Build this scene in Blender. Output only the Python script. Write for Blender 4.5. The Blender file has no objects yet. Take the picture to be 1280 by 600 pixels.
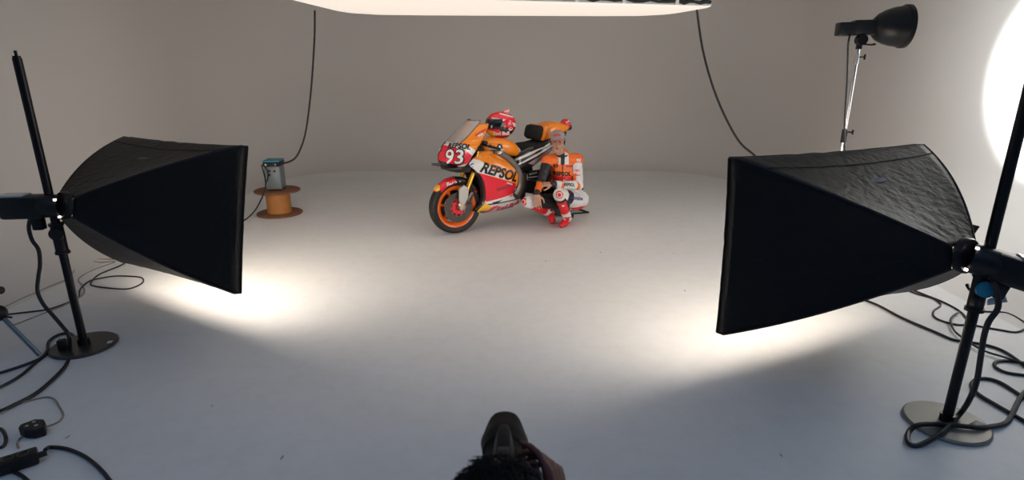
import bpy, bmesh, math, random
from mathutils import Vector, Matrix, noise
from mathutils.bvhtree import BVHTree
random.seed(7)
C = bpy.context.scene.collection
SC = bpy.context.scene
V = Vector
PI = math.pi

# ------------------------------------------------------------------ camera, world, exposure
CAM_H = 1.75; PITCH = math.radians(16.7); FPX = 720.0
cd = bpy.data.cameras.new('camera'); cam = bpy.data.objects.new('camera', cd); C.objects.link(cam)
cam.location = (0, 0, CAM_H); cam.rotation_euler = (PI/2 - PITCH, 0, 0)
cd.sensor_width = 36; cd.lens = 36*FPX/1280; cd.clip_start = .05
cd.dof.use_dof = True; cd.dof.focus_distance = 6.4; cd.dof.aperture_fstop = 4.5
SC.camera = cam
w = bpy.data.worlds.new('world'); SC.world = w; w.use_nodes = True
w.node_tree.nodes['Background'].inputs[0].default_value = (.25, .46, .82, 1)
w.node_tree.nodes['Background'].inputs[1].default_value = .52
SC.view_settings.view_transform = 'Standard'; SC.view_settings.look = 'None'
SC.view_settings.exposure = 0.42; SC.view_settings.gamma = 1; SC.view_settings.use_curve_mapping = False
BANK_E = .60; SOFT_L = 6.3; SOFT_R = 6.3; SPOT_W = 110

# pixel of the photograph -> point of the room at a known depth / height
ct, st = math.cos(PITCH), math.sin(PITCH)
def ray(px, py):
    x = (px-640)/FPX; y = (300-py)/FPX
    return V((x, ct+y*st, -st+y*ct))
def at(px, py, Y):
    d = ray(px, py); return V((0, 0, CAM_H)) + d*(Y/d.y)
def gnd(px, py, z=0.0):
    d = ray(px, py); return V((0, 0, CAM_H)) + d*((z-CAM_H)/d.z)

# ------------------------------------------------------------------ helpers
def mat(name, col, rough=.5, metal=0, bump=0, bscale=40, var=0, vscale=6, emit=None, es=1, trans=0, coat=0, spec=None, alpha=1, sheen=0):
    m = bpy.data.materials.new(name); m.use_nodes = True
    nt = m.node_tree; b = nt.nodes['Principled BSDF']
    b.inputs['Base Color'].default_value = (*col, 1)
    b.inputs['Roughness'].default_value = rough; b.inputs['Metallic'].default_value = metal
    b.inputs['Transmission Weight'].default_value = trans
    b.inputs['Coat Weight'].default_value = coat
    b.inputs['Sheen Weight'].default_value = sheen
    if spec is not None: b.inputs['Specular IOR Level'].default_value = spec
    if alpha < 1: b.inputs['Alpha'].default_value = alpha
    if emit: b.inputs['Emission Color'].default_value = (*emit, 1); b.inputs['Emission Strength'].default_value = es
    tc = nt.nodes.new('ShaderNodeTexCoord')
    if var:
        n = nt.nodes.new('ShaderNodeTexNoise'); n.inputs['Scale'].default_value = vscale; n.inputs['Detail'].default_value = 6
        nt.links.new(tc.outputs['Object'], n.inputs['Vector'])
        mx = nt.nodes.new('ShaderNodeMix'); mx.data_type = 'RGBA'
        mx.inputs[6].default_value = (*[c*(1-var) for c in col], 1); mx.inputs[7].default_value = (*[min(1, c*(1+var)) for c in col], 1)
        nt.links.new(n.outputs['Fac'], mx.inputs[0]); nt.links.new(mx.outputs[2], b.inputs['Base Color'])
    if bump:
        n = nt.nodes.new('ShaderNodeTexNoise'); n.inputs['Scale'].default_value = bscale; n.inputs['Detail'].default_value = 4
        nt.links.new(tc.outputs['Object'], n.inputs['Vector'])
        bp = nt.nodes.new('ShaderNodeBump'); bp.inputs['Strength'].default_value = bump; bp.inputs['Distance'].default_value = .02
        nt.links.new(n.outputs['Fac'], bp.inputs['Height']); nt.links.new(bp.outputs[0], b.inputs['Normal'])
    return m

def livery(name, base, layers, rough=.3, coat=.5, axes=(0, 2)):
    """painted colour fields: convex outlines (or ellipses) in the part's own coordinates"""
    m = mat(name, base, rough, coat=coat); nt = m.node_tree; b = nt.nodes['Principled BSDF']
    tc = nt.nodes.new('ShaderNodeTexCoord'); prev = None
    for col, shp in layers:
        if shp[0] == 'e':
            _, cx, cz, rx, rz = shp
            s = nt.nodes.new('ShaderNodeVectorMath'); s.operation = 'SUBTRACT'
            v = [0, 0, 0]; v[axes[0]] = cx; v[axes[1]] = cz; s.inputs[1].default_value = v
            nt.links.new(tc.outputs['Object'], s.inputs[0])
            k = nt.nodes.new('ShaderNodeVectorMath'); k.operation = 'MULTIPLY'
            v = [0, 0, 0]; v[axes[0]] = 1/rx; v[axes[1]] = 1/rz; k.inputs[1].default_value = v
            nt.links.new(s.outputs[0], k.inputs[0])
            l = nt.nodes.new('ShaderNodeVectorMath'); l.operation = 'LENGTH'; nt.links.new(k.outputs[0], l.inputs[0])
            g = nt.nodes.new('ShaderNodeMath'); g.operation = 'LESS_THAN'; g.inputs[1].default_value = 1
            nt.links.new(l.outputs['Value'], g.inputs[0]); out = g.outputs[0]
        else:
            P = list(shp); A = sum(P[i][0]*P[(i+1) % len(P)][1]-P[(i+1) % len(P)][0]*P[i][1] for i in range(len(P)))
            if A < 0: P.reverse()
            out = None
            for i in range(len(P)):
                (x0, z0), (x1, z1) = P[i], P[(i+1) % len(P)]
                L = math.hypot(x1-x0, z1-z0)
                if L < 1e-6: continue
                a, bb = -(z1-z0)/L, (x1-x0)/L
                d = nt.nodes.new('ShaderNodeVectorMath'); d.operation = 'DOT_PRODUCT'
                v = [0, 0, 0]; v[axes[0]] = a; v[axes[1]] = bb; d.inputs[1].default_value = v
                nt.links.new(tc.outputs['Object'], d.inputs[0])
                q = nt.nodes.new('ShaderNodeMath'); q.operation = 'GREATER_THAN'; q.inputs[1].default_value = a*x0+bb*z0
                nt.links.new(d.outputs['Value'], q.inputs[0])
                if out is None: out = q.outputs[0]
                else:
                    mi = nt.nodes.new('ShaderNodeMath'); mi.operation = 'MULTIPLY'
                    nt.links.new(out, mi.inputs[0]); nt.links.new(q.outputs[0], mi.inputs[1]); out = mi.outputs[0]
        mx = nt.nodes.new('ShaderNodeMix'); mx.data_type = 'RGBA'
        if prev is None: mx.inputs[6].default_value = (*base, 1)
        else: nt.links.new(prev, mx.inputs[6])
        mx.inputs[7].default_value = (*col, 1); nt.links.new(out, mx.inputs[0]); prev = mx.outputs[2]
    if prev: nt.links.new(prev, b.inputs['Base Color'])
    return m

def frame_of(d, up=V((0, 0, 1))):
    d = d.normalized()
    if abs(d.dot(up)) > .98: up = V((0, 1, 0))
    x = d.cross(up).normalized(); y = x.cross(d).normalized()
    return x, y, d

class MB:
    def __init__(s): s.v = []; s.f = []
    def add(s, vs, fs):
        o = len(s.v); s.v += [V(p) for p in vs]; s.f += [tuple(i+o for i in f) for f in fs]; return s
    def box(s, c, size, R=None, bev=0):
        c = V(c); hx, hy, hz = [q/2 for q in size]; R = R or Matrix.Identity(3)
        if bev <= 0:
            vs = [c+R@V((x*hx, y*hy, z*hz)) for x in (-1, 1) for y in (-1, 1) for z in (-1, 1)]
            return s.add(vs, [(0, 1, 3, 2), (4, 6, 7, 5), (0, 4, 5, 1), (2, 3, 7, 6), (0, 2, 6, 4), (1, 5, 7, 3)])
        bm = bmesh.new(); bmesh.ops.create_cube(bm, size=1)
        for v in bm.verts: v.co = V((v.co.x*2*hx, v.co.y*2*hy, v.co.z*2*hz))
        bmesh.ops.bevel(bm, geom=bm.edges[:], offset=bev, segments=2, affect='EDGES', profile=.5)
        bm.verts.index_update()
        s.add([c+R@v.co for v in bm.verts], [tuple(v.index for v in f.verts) for f in bm.faces]); bm.free(); return s
    def rings(s, rings, close=True, caps=True):
        n = len(rings[0]); o = len(s.v); fs = []
        vs = [p for r in rings for p in r]
        for i in range(len(rings)-1):
            for j in range(n if close else n-1):
                k = (j+1) % n; fs.append((i*n+j, i*n+k, (i+1)*n+k, (i+1)*n+j))
        if caps and close: fs += [tuple(range(n-1, -1, -1)), tuple((len(rings)-1)*n+j for j in range(n))]
        return s.add(vs, fs)
    def tube(s, pts, r, n=10, caps=True):
        pts = [V(p) for p in pts]; rs = r if isinstance(r, (list, tuple)) else [r]*len(pts); R = []
        x = None
        for i, p in enumerate(pts):
            d = (pts[min(i+1, len(pts)-1)]-pts[max(i-1, 0)]).normalized()
            if x is None: x, y, _ = frame_of(d)
            else:
                x = (x-d*x.dot(d)).normalized(); y = x.cross(d).normalized()
            R.append([p+(x*math.cos(a)+y*math.sin(a))*rs[i] for a in [2*PI*k/n for k in range(n)]])
        return s.rings(R, True, caps)
    def lathe(s, c, axis, prof, n=24, caps=False):
        c = V(c); x, y, d = frame_of(V(axis))
        R = [[c+d*h+(x*math.cos(a)+y*math.sin(a))*max(r, 1e-4) for a in [2*PI*k/n for k in range(n)]] for r, h in prof]
        return s.rings(R, True, caps)
    def prism(s, poly, o, u, v, nrm, t):
        """flat outline (u,v) given thickness t along nrm"""
        o, u, v, nrm = V(o), V(u), V(v), V(nrm); n = len(poly)
        vs = [o+u*a+v*b+nrm*q for q in (0, t) for a, b in poly]
        return s.add(vs, [tuple(range(n-1, -1, -1)), tuple(range(n, 2*n))]+[(i, (i+1) % n, n+(i+1) % n, n+i) for i in range(n)])
    def ell(s, c, r, R=None, n=16, m=10):
        c = V(c); R = R or Matrix.Identity(3); rings = []
        for i in range(m+1):
            ph = -PI/2+PI*i/m; q = max(math.cos(ph), .002)
            rings.append([c+R@V((r[0]*q*math.cos(a), r[1]*q*math.sin(a), r[2]*math.sin(ph))) for a in [2*PI*k/n for k in range(n)]])
        return s.rings(rings)
    def cap(s, a, ra, b, rb, n=12):
        a, b = V(a), V(b); d = b-a; L = d.length or 1e-4; x, y, d = frame_of(d); prof = []
        for i in range(5): t = -PI/2+PI/2*i/4; prof.append((max(ra*math.cos(t), .0005), ra*math.sin(t)))
        for i in range(5): t = PI/2*i/4; prof.append((max(rb*math.cos(t), .0005), L+rb*math.sin(t)))
        return s.rings([[a+d*h+(x*math.cos(q)+y*math.sin(q))*r for q in [2*PI*k/n for k in range(n)]] for r, h in prof])
    def build(s, name, m, parent=None, smooth=True, mods=None):
        me = bpy.data.meshes.new(name); me.from_pydata([tuple(v) for v in s.v], [], s.f); me.validate()
        bm = bmesh.new(); bm.from_mesh(me); bmesh.ops.recalc_face_normals(bm, faces=bm.faces[:]); bm.to_mesh(me); bm.free()
        if m: me.materials.append(m)
        if smooth:
            me.shade_smooth()
            try: me.set_sharp_from_angle(angle=math.radians(38))
            except Exception: pass
        o = bpy.data.objects.new(name, me); C.objects.link(o)
        if parent: o.parent = parent
        return o

def tag(o, label=None, cat=None, group=None, kind=None):
    if label: o['label'] = label
    if cat: o['category'] = cat
    if group: o['group'] = group
    if kind: o['kind'] = kind
    return o
def thing(name, label, cat, loc=(0, 0, 0), rz=0, group=None):
    o = bpy.data.objects.new(name, None); C.objects.link(o); o.location = loc; o.rotation_euler = (0, 0, rz)
    o.empty_display_size = .1
    return tag(o, label, cat, group)
def spline(P, k=8):
    P = [V(p) for p in P]; out = []
    for i in range(len(P)-1):
        p0, p1, p2, p3 = P[max(i-1, 0)], P[i], P[i+1], P[min(i+2, len(P)-1)]
        for j in range(k):
            t = j/k
            out.append(.5*((2*p1)+(-p0+p2)*t+(2*p0-5*p1+4*p2-p3)*t*t+(-p0+3*p1-3*p2+p3)*t**3))
    return out+[P[-1]]
def bvh(*obs):
    vs, fs = [], []
    for o in obs:
        k = len(vs); vs += [v.co.copy() for v in o.data.vertices]; fs += [tuple(i+k for i in p.vertices) for p in o.data.polygons]
    return BVHTree.FromPolygons(vs, fs)
def lettering(body, o, U, N, size, m, parent, target=None, bold=.0, shear=0, lift=.002, depth=.5, name='lettering', sx=1, label=None):
    """words as thin raised letters laid on the surface of `target` (o = centre of the word)"""
    cu = bpy.data.curves.new('t', 'FONT'); cu.body = body; cu.size = size; cu.offset = bold; cu.shear = shear
    cu.align_x = 'CENTER'; cu.align_y = 'CENTER'; cu.resolution_u = 3
    t = bpy.data.objects.new('t', cu); C.objects.link(t)
    dg = bpy.context.evaluated_depsgraph_get(); me = bpy.data.meshes.new_from_object(t.evaluated_get(dg))
    bpy.data.objects.remove(t); bpy.data.curves.remove(cu)
    bm = bmesh.new(); bm.from_mesh(me)
    bmesh.ops.triangulate(bm, faces=bm.faces[:])
    if target:
        for _ in range(3):
            es = [e for e in bm.edges if e.calc_length() > size*.35]
            if not es: break
            bmesh.ops.subdivide_edges(bm, edges=es, cuts=1); bmesh.ops.triangulate(bm, faces=bm.faces[:])
    U = V(U).normalized(); N = V(N).normalized(); W = N.cross(U).normalized(); o = V(o)
    if target: tr = bvh(target)
    bad = []
    for v in bm.verts:
        p = o+U*(v.co.x*sx)+W*v.co.y
        if target:
            h = tr.ray_cast(p+N*depth, -N, depth*2)
            if h[0] is None: bad.append(v); p = p
            else: p = h[0]+N*lift
        v.co = p
    bmesh.ops.delete(bm, geom=bad, context='VERTS')
    bm.to_mesh(me); bm.free(); me.materials.clear(); me.materials.append(m)
    ob = bpy.data.objects.new(name, me); C.objects.link(ob); ob.parent = parent
    if label: ob['label'] = label
    return ob
def remesh(mb, voxel, name, smooth=4):
    me = bpy.data.meshes.new('tmp'); me.from_pydata([tuple(v) for v in mb.v], [], mb.f)
    bm = bmesh.new(); bm.from_mesh(me); bmesh.ops.recalc_face_normals(bm, faces=bm.faces[:]); bm.to_mesh(me); bm.free()
    o = bpy.data.objects.new('tmp', me); C.objects.link(o)
    r = o.modifiers.new('r', 'REMESH'); r.mode = 'VOXEL'; r.voxel_size = voxel; r.use_smooth_shade = True
    s = o.modifiers.new('s', 'SMOOTH'); s.iterations = smooth; s.factor = .5
    dg = bpy.context.evaluated_depsgraph_get(); out = bpy.data.meshes.new_from_object(o.evaluated_get(dg)); out.name = name
    bpy.data.objects.remove(o); bpy.data.meshes.remove(me); out.shade_smooth()
    return out

# ------------------------------------------------------------------ materials
M = {}
M['black_plastic'] = mat('black_plastic', (.009, .010, .011), .45, spec=.35)
M['black_metal'] = mat('black_metal', (.015, .015, .017), .35, .6)
M['rubber'] = mat('rubber', (.018, .018, .018), .75)
M['cable'] = mat('cable_black', (.012, .012, .014), .5)
M['beige_cable'] = mat('cable_beige', (.32, .27, .22), .5)
M['fabric'] = mat('softbox_fabric', (.006, .006, .007), .5, bump=.35, bscale=22, spec=.25)
M['seam'] = mat('seam_tape', (.01, .01, .011), .7)
M['chrome'] = mat('chrome', (.75, .75, .76), .22, 1)
M['alu'] = mat('aluminium', (.5, .5, .5), .38, .9)
M['dark_alu'] = mat('dark_metal', (.10, .095, .09), .35, .8)
M['gold'] = mat('gold_anodised', (.85, .48, .06), .3, .7)
M['carbon'] = mat('carbon', (.02, .02, .021), .3, .1, coat=.3)
M['disc'] = mat('carbon_disc', (.075, .07, .066), .5, .3)
M['tyre'] = mat('tyre', (.014, .014, .014), .6)
M['rim'] = mat('rim_orange', (1.0, .17, .012), .35, coat=.4)
M['white'] = mat('white_paint', (.78, .77, .75), .35)
M['red'] = mat('red_paint', (.78, .02, .035), .3, coat=.5)
M['orange'] = mat('orange_paint', (1.0, .28, .008), .3, coat=.5)
M['blackpaint'] = mat('black_paint', (.01, .01, .01), .3)
M['navy'] = mat('navy_print', (.03, .03, .2), .4)
M['seatfoam'] = mat('seat_foam', (.012, .012, .012), .9, bump=.2, bscale=200)
M['blue'] = mat('blue_plastic', (.01, .22, .36), .35)
M['skin'] = mat('skin', (.50, .27, .18), .55, var=.08, vscale=20)
M['skin2'] = mat('skin_ruddy', (.13, .028, .016), .55, var=.1, vscale=20)
M['hair'] = mat('hair', (.010, .006, .004), .75, spec=.2, bump=.6, bscale=90)
M['eye'] = mat('eye', (.7, .68, .65), .2)
M['iris'] = mat('iris', (.03, .02, .015), .2)
M['lip'] = mat('lip', (.42, .16, .12), .5)
M['diff'] = mat('softbox_diffuser', (.8, .8, .8), .8, emit=(1, .895, .775), es=SOFT_L)
M['diff2'] = mat('softbox_diffuser_right', (.8, .8, .8), .8, emit=(1, .895, .775), es=SOFT_R)
M['bankdiff'] = mat('bank_diffuser', (.3, .3, .3), .9, emit=(1, .86, .73), es=BANK_E)
M['bankside'] = mat('bank_side_fabric', (.62, .66, .64), .8, bump=.2, bscale=12)
M['glow'] = mat('leak_glow', (.9, .8, .8), .5, emit=(1, .82, .8), es=3)
M['floor'] = mat('floor_paint', (.70, .685, .67), .55)
M['wall'] = mat('wall_paint', (.75, .71, .67), .75, var=.02, vscale=.6)
M['ceiling'] = mat('ceiling_paint', (.7, .7, .7), .9)

# floor paint: scuffs, faint dirt
nt = M['floor'].node_tree; b = nt.nodes['Principled BSDF']; tc = nt.nodes.new('ShaderNodeTexCoord')
n1 = nt.nodes.new('ShaderNodeTexNoise'); n1.inputs['Scale'].default_value = .9; n1.inputs['Detail'].default_value = 5
n2 = nt.nodes.new('ShaderNodeTexNoise'); n2.inputs['Scale'].default_value = 9; n2.inputs['Detail'].default_value = 10; n2.inputs['Roughness'].default_value = .7
n3 = nt.nodes.new('ShaderNodeTexVoronoi'); n3.inputs['Scale'].default_value = 4.5; n3.inputs['Randomness'].default_value = 1
mp = nt.nodes.new('ShaderNodeMapping'); mp.inputs['Scale'].default_value = (1, .35, 1); mp.inputs['Rotation'].default_value = (0, 0, .6)
for n in (n1, n2): nt.links.new(tc.outputs['Object'], n.inputs['Vector'])
nt.links.new(tc.outputs['Object'], mp.inputs[0]); nt.links.new(mp.outputs[0], n3.inputs['Vector'])
r1 = nt.nodes.new('ShaderNodeValToRGB'); r1.color_ramp.elements[0].position = .3; r1.color_ramp.elements[1].position = .7
r1.color_ramp.elements[0].color = (.82, .80, .775, 1); r1.color_ramp.elements[1].color = (.86, .845, .825, 1)
r2 = nt.nodes.new('ShaderNodeValToRGB'); r2.color_ramp.elements[0].position = .35; r2.color_ramp.elements[0].color = (.96, .955, .95, 1); r2.color_ramp.elements[1].position = .55
r3 = nt.nodes.new('ShaderNodeValToRGB'); r3.color_ramp.elements[0].position = .02; r3.color_ramp.elements[0].color = (.45, .42, .4, 1); r3.color_ramp.elements[1].position = .035
nt.links.new(n1.outputs['Fac'], r1.inputs[0]); nt.links.new(n2.outputs['Fac'], r2.inputs[0]); nt.links.new(n3.outputs['Distance'], r3.inputs[0])
m1 = nt.nodes.new('ShaderNodeMix'); m1.data_type = 'RGBA'; m1.blend_type = 'MULTIPLY'; m1.inputs[0].default_value = 1
m2 = nt.nodes.new('ShaderNodeMix'); m2.data_type = 'RGBA'; m2.blend_type = 'MULTIPLY'; m2.inputs[0].default_value = 1
nt.links.new(r1.outputs[0], m1.inputs[6]); nt.links.new(r2.outputs[0], m1.inputs[7])
nt.links.new(m1.outputs[2], m2.inputs[6]); nt.links.new(r3.outputs[0], m2.inputs[7]); nt.links.new(m2.outputs[2], b.inputs['Base Color'])

# ------------------------------------------------------------------ the cove studio (setting)
XL, XR, YB, YF, RC, RV, HW = -4.85, 4.6, 11.1, -3.0, 1.05, 2.3, 4.3
def plan():
    """wall line on plan with inward normals: left wall, rounded corners, back wall, right wall"""
    L, Bk, Rt = [], [], []
    for i in range(15): L.append((V((XL, YF+(YB-RV-.1-YF)*i/14, 0)), V((1, 0, 0))))
    Bk.append(L[-1])
    Bk.append((V((XL, YB-RV, 0)), V((1, 0, 0))))
    for i in range(1, 17):
        a = PI/2*i/16; Bk.append((V((XL+RV-RV*math.cos(a), YB-RV+RV*math.sin(a), 0)), V((math.cos(a), -math.sin(a), 0))))
    for i in range(1, 8): Bk.append((V((XL+RV+(XR-XL-2*RV)*i/8, YB, 0)), V((0, -1, 0))))
    for i in range(0, 17):
        a = PI/2*(1-i/16); Bk.append((V((XR-RV+RV*math.cos(a), YB-RV+RV*math.sin(a), 0)), V((-math.cos(a), -math.sin(a), 0))))
    Bk.append((V((XR, YB-RV-.1, 0)), V((-1, 0, 0)))); Rt.append(Bk[-1])
    for i in range(1, 15): Rt.append((V((XR, YB-RV-.1-(YB-RV-.1-YF)*i/14, 0)), V((-1, 0, 0))))
    return L, Bk, Rt
prof = [(RC*(1-math.sin(a)), RC*(1-math.cos(a))) for a in [PI/2*i/14 for i in range(15)]] + [(0, 1.6), (0, 2.6), (0, HW)]
def wall(name, seg):
    b = MB(); b.rings([[p+n*d+V((0, 0, z)) for p, n in seg] for d, z in prof], close=False)
    o = b.build(name, M['wall']); tag(o, kind='structure')
    for p in o.data.polygons: p.use_smooth = True
    at_ = o.data.attributes.get('sharp_edge')
    if at_: o.data.attributes.remove(at_)
    return o
L, Bk, Rt = plan()
wall('wall_left', L); wall('wall_back', Bk); wall('wall_right', Rt)
line = [p+n*RC for p, n in L+Bk[1:]+Rt[1:]]
b = MB(); n = len(line); b.add(line+[V((p.x, p.y, -.12)) for p in line], [tuple(range(n)), tuple(range(2*n-1, n-1, -1))]+[(i, (i+1) % n, n+(i+1) % n, n+i) for i in range(n)])
tag(b.build('floor', M['floor'], smooth=False), kind='structure')
b = MB(); b.box(((XL+XR)/2, (YB+1.2)/2, HW+.06), (XR-XL+.3, YB-1.2+.3, .12)); tag(b.build('ceiling', M['ceiling'], smooth=False), kind='structure')
M['front_wall'] = mat('front_wall_paint', (.16, .15, .15), .9)     # rear end of the studio, under an unseen ceiling opening added to admit blue world light
b = MB(); b.box(((XL+XR)/2, YF-.06, HW/2), (XR-XL, .12, HW)); tag(b.build('wall_front', M['front_wall'], smooth=False), kind='structure')

# ------------------------------------------------------------------ overhead light bank
def light_bank():
    z0 = 2.32
    FL, FR, NR, NL = gnd(430, 15, z0), gnd(838, 17, z0), gnd(892, 7.5, z0), gnd(336, -8, z0)
    c = (FL+FR+NR+NL)/4
    t = thing('overhead_light_bank', 'huge white fabric light bank hanging over the motorcycle at the top edge', 'studio light', c)
    q = [p-c for p in (FL, FR, NR, NL)]
    # rounded outline
    out = []
    for i in range(4):
        p, pr, nx = q[i], q[(i-1) % 4], q[(i+1) % 4]; r = .28 if i != 2 else .08
        a = p+(pr-p).normalized()*r; d = p+(nx-p).normalized()*r
        for k in range(7):
            s = k/6; out.append(a*(1-s)**2+p*2*s*(1-s)+d*s*s)
    dense = []
    for i in range(len(out)):
        a, d = out[i], out[(i+1) % len(out)]; m = max(1, int((d-a).length/.15))
        dense += [a.lerp(d, k/m) for k in range(m)]
    b = MB(); rings = []
    for f, dz in ((1, 0), (.985, -.012), (.95, -.022), (.85, -.035), (.6, -.05), (.3, -.056), (.02, -.058)):
        rings.append([V((p.x*f, p.y*f, dz)) for p in dense])
    b.rings(rings, True, True); b.build('diffuser', M['bankdiff'], t)
    b = MB(); rings = []
    for f, dz in ((1.003, 0), (1.0, .06), (.97, .22), (.93, .34), (.8, .42), (.4, .46), (.02, .47)):
        rings.append([V((p.x*f, p.y*f, dz)) for p in dense])
    b.rings(rings, True, True); b.build('cover', M['bankside'], t)
    # black clip strip along the near edge, in lengths between pale clips
    near = q[3]-q[2]; U = near.normalized(); Lg = near.length; out_n = V((U.y, -U.x, 0))
    if out_n.y > 0: out_n = -out_n
    s = .05; k = 0
    while s < Lg-.2:
        ln = [.34, .5, .42, .6, .3][k % 5]; e = min(s+ln, Lg-.1); b = MB(); pts = []
        for j in range(7):
            pts.append(q[2]+U*(s+(e-s)*j/6)+out_n*.022+V((0, 0, .03+.010*math.sin(j*2.1+k))))
        b.tube(pts, [.017+.006*math.sin(j*1.7+k) for j in range(7)], 8); b.build('edge_strip', M['seam'], t)
        b = MB(); b.box(q[2]+U*(e+.02)+out_n*.02+V((0, 0, .05)), (.035, .03, .10), Matrix.Rotation(math.atan2(U.y, U.x), 3, 'Z'), .006)
        b.build('clip', M['white'], t); s = e+.045; k += 1
    for i, p in enumerate(q):
        b = MB(); b.tube([p*.75+V((0, 0, .35)), V((p.x*.8, p.y*.8, HW-z0))], .006, 8); b.build('suspension_wire', M['black_metal'], t)
    return t
light_bank()

# ------------------------------------------------------------------ softbox lights
def cable(pts, r, label, m='cable', k=8, n=8, group=None, name='cable'):
    b = MB(); P = [V(p) for p in pts]; c = P[0].copy(); c.z = 0
    b.tube([p-c for p in spline(P, k)], r, n); o = b.build(name, M[m]); o.location = c
    return tag(o, label, 'cable', group)
def g(pts, r, dz=0): return [gnd(x, y, r+dz)+V((0, 0, 0)) for x, y in pts]

def softbox(P, A, B, Cc, D, back, label, dm, cord_up=V((0, 0, 1))):
    """P mount, A/B top corners, Cc/D bottom corners of the front opening (A above D, B above Cc)"""
    P, A, B, Cc, D, back = map(V, (P, A, B, Cc, D, back))
    t = thing('softbox_light', label, 'studio light', P)
    A, B, Cc, D, back = [p-P for p in (A, B, Cc, D, back)]
    ctr = (A+B+Cc+D)/4; ax = ctr.normalized(); hd = (-back).normalized()
    cs = [A, B, Cc, D]; ring = [(c-ax*c.dot(ax)).normalized()*.10 for c in cs]
    def rib(i, u):
        o = (cs[i]-ax*cs[i].dot(ax)).normalized()
        return ring[i].lerp(cs[i], u)+o*.075*4*u*(1-u)*(1-.25*u)
    names = ['top_panel', 'side_panel', 'bottom_panel', 'side_panel']
    for i in range(4):
        j = (i+1) % 4; b = MB(); rows = []
        nrm = ((cs[i]+cs[j])/2); nrm = (nrm-ax*nrm.dot(ax)).normalized(); NU, NV = 26, 22
        for a in range(NU+1):
            u = a/NU; row = []
            for c in range(NV+1):
                v = c/NV; p = rib(i, u).lerp(rib(j, u), v)-nrm*(.035*4*v*(1-v)*math.sin(PI*min(u, 1))+.012*4*v*(1-v)*u)
                wr = noise.noise(V((u*5+i*7, v*14, 3)))*.006+noise.noise(V((u*2.5+i*3, v*30, 8)))*.004*(1-u)
                row.append(p+nrm*wr*math.sin(PI*v)*min(1, u*6))
            rows.append(row)
        # lip in front of the diffuser
        rows.append([p+ax*.05 for p in rows[-1]])
        b.rings(rows, False, False); o = b.build(names[i], M['fabric'], t)
        s = o.modifiers.new('t', 'SOLIDIFY'); s.thickness = .004; s.offset = 0
        if i == 0:
            # seam line and small faded maker's patch lying on the top fabric
            sb = MB(); k = NU-4; sb.tube([rows[k][c]+nrm*.004 for c in range(NV+1)], .0035, 6); sb.build('seam', M['seam'], o)
            pt = MB(); m0 = rows[NU-9][NV//2]; uu = (rows[NU-9][NV//2+1]-m0).normalized(); vv = (rows[NU-8][NV//2]-m0).normalized()
            pt.prism([(math.cos(q)*.06, math.sin(q)*.018) for q in [2*PI*k/20 for k in range(20)]], m0+nrm*.006, uu, vv, nrm, .002)
            pt.build('maker_patch', M['patch'], o)
        rb = MB(); rb.tube([rib(i, a/16) for a in range(17)]+[cs[i]+ax*.05], .0055, 6); rb.build('corner_rib', M['seam'], t)
        ed = MB(); ed.tube([p+nrm*.003 for p in rows[-1]], .005, 6); ed.build('hem', M['seam'], t)
    def dif(u, v):      # front cloth, ballooning outwards from just inside the lip
        q = [ctr+(c-ctr)*.915-ax*.035 for c in cs]
        p = q[0].lerp(q[1], u).lerp(q[3].lerp(q[2], u), v); return p+ax*(.19*(1-(2*u-1)**2)**.8*(1-(2*v-1)**2)**.8)
    b = MB(); b.rings([[dif(i/14, j/10) for i in range(15)] for j in range(11)], False, False); b.build('diffuser', dm, t)
    b = MB(); b.lathe(ax*-.03, ax, [(.02, 0), (.078, 0), (.085, .01), (.085, .035), (.07, .045), (.02, .045)], 28, True); b.build('speed_ring', M['black_metal'], t)
    # strobe head
    R = Matrix([hd.cross(V((0, 0, 1))).normalized(), hd, hd.cross(V((0, 0, 1))).normalized().cross(hd)]).transposed()
    Lh = back.length
    b = MB(); b.lathe(-hd*.13, hd, [(.02, 0), (.066, 0), (.07, .01), (.07, .09), (.062, .11), (.02, .11)], 24, True); b.build('head_collar', M['black_plastic'], t)
    b = MB(); b.box(-hd*(.10+(Lh-.1)/2)+R@V((0, 0, 0)), (.125, Lh-.12, .135), R, .018); hb = b.build('head_body', M['black_plastic'], t)
    b = MB(); b.box(-hd*(.19+(Lh-.19)/2)+R@V((0, 0, .071)), (.10, Lh-.21, .012), R, .004); b.build('label_plate', M['plate'], hb)
    b = MB(); b.box(-hd*(Lh+.045)+R@V((0, 0, .01)), (.08, .09, .05), R, .01); b.build('handle', M['black_plastic'], t)
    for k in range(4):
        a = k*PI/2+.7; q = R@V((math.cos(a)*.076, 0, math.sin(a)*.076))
        b = MB(); b.box(-hd*.018+q, (.012, .014, .012), R, .002); b.build('light_leak_glow', M['glow'], t)  # glowing blocks added to stand in for light leaking past the speed ring
    # tilt bracket under the head
    b = MB(); b.box(-hd*.17+V((0, 0, -.10)), (.05, .06, .09), R, .008); b.build('bracket', M['black_metal'], t)
    return t, -hd*.17
M['hood'] = mat('hood_black', (.004, .004, .004), .6, spec=.2)
M['duct'] = mat('brake_duct', (.55, .53, .50), .4, .4)
M['patch'] = mat('patch', (.06, .09, .14), .6)
M['plate'] = mat('plate', (.55, .56, .58), .3, .3)

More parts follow.
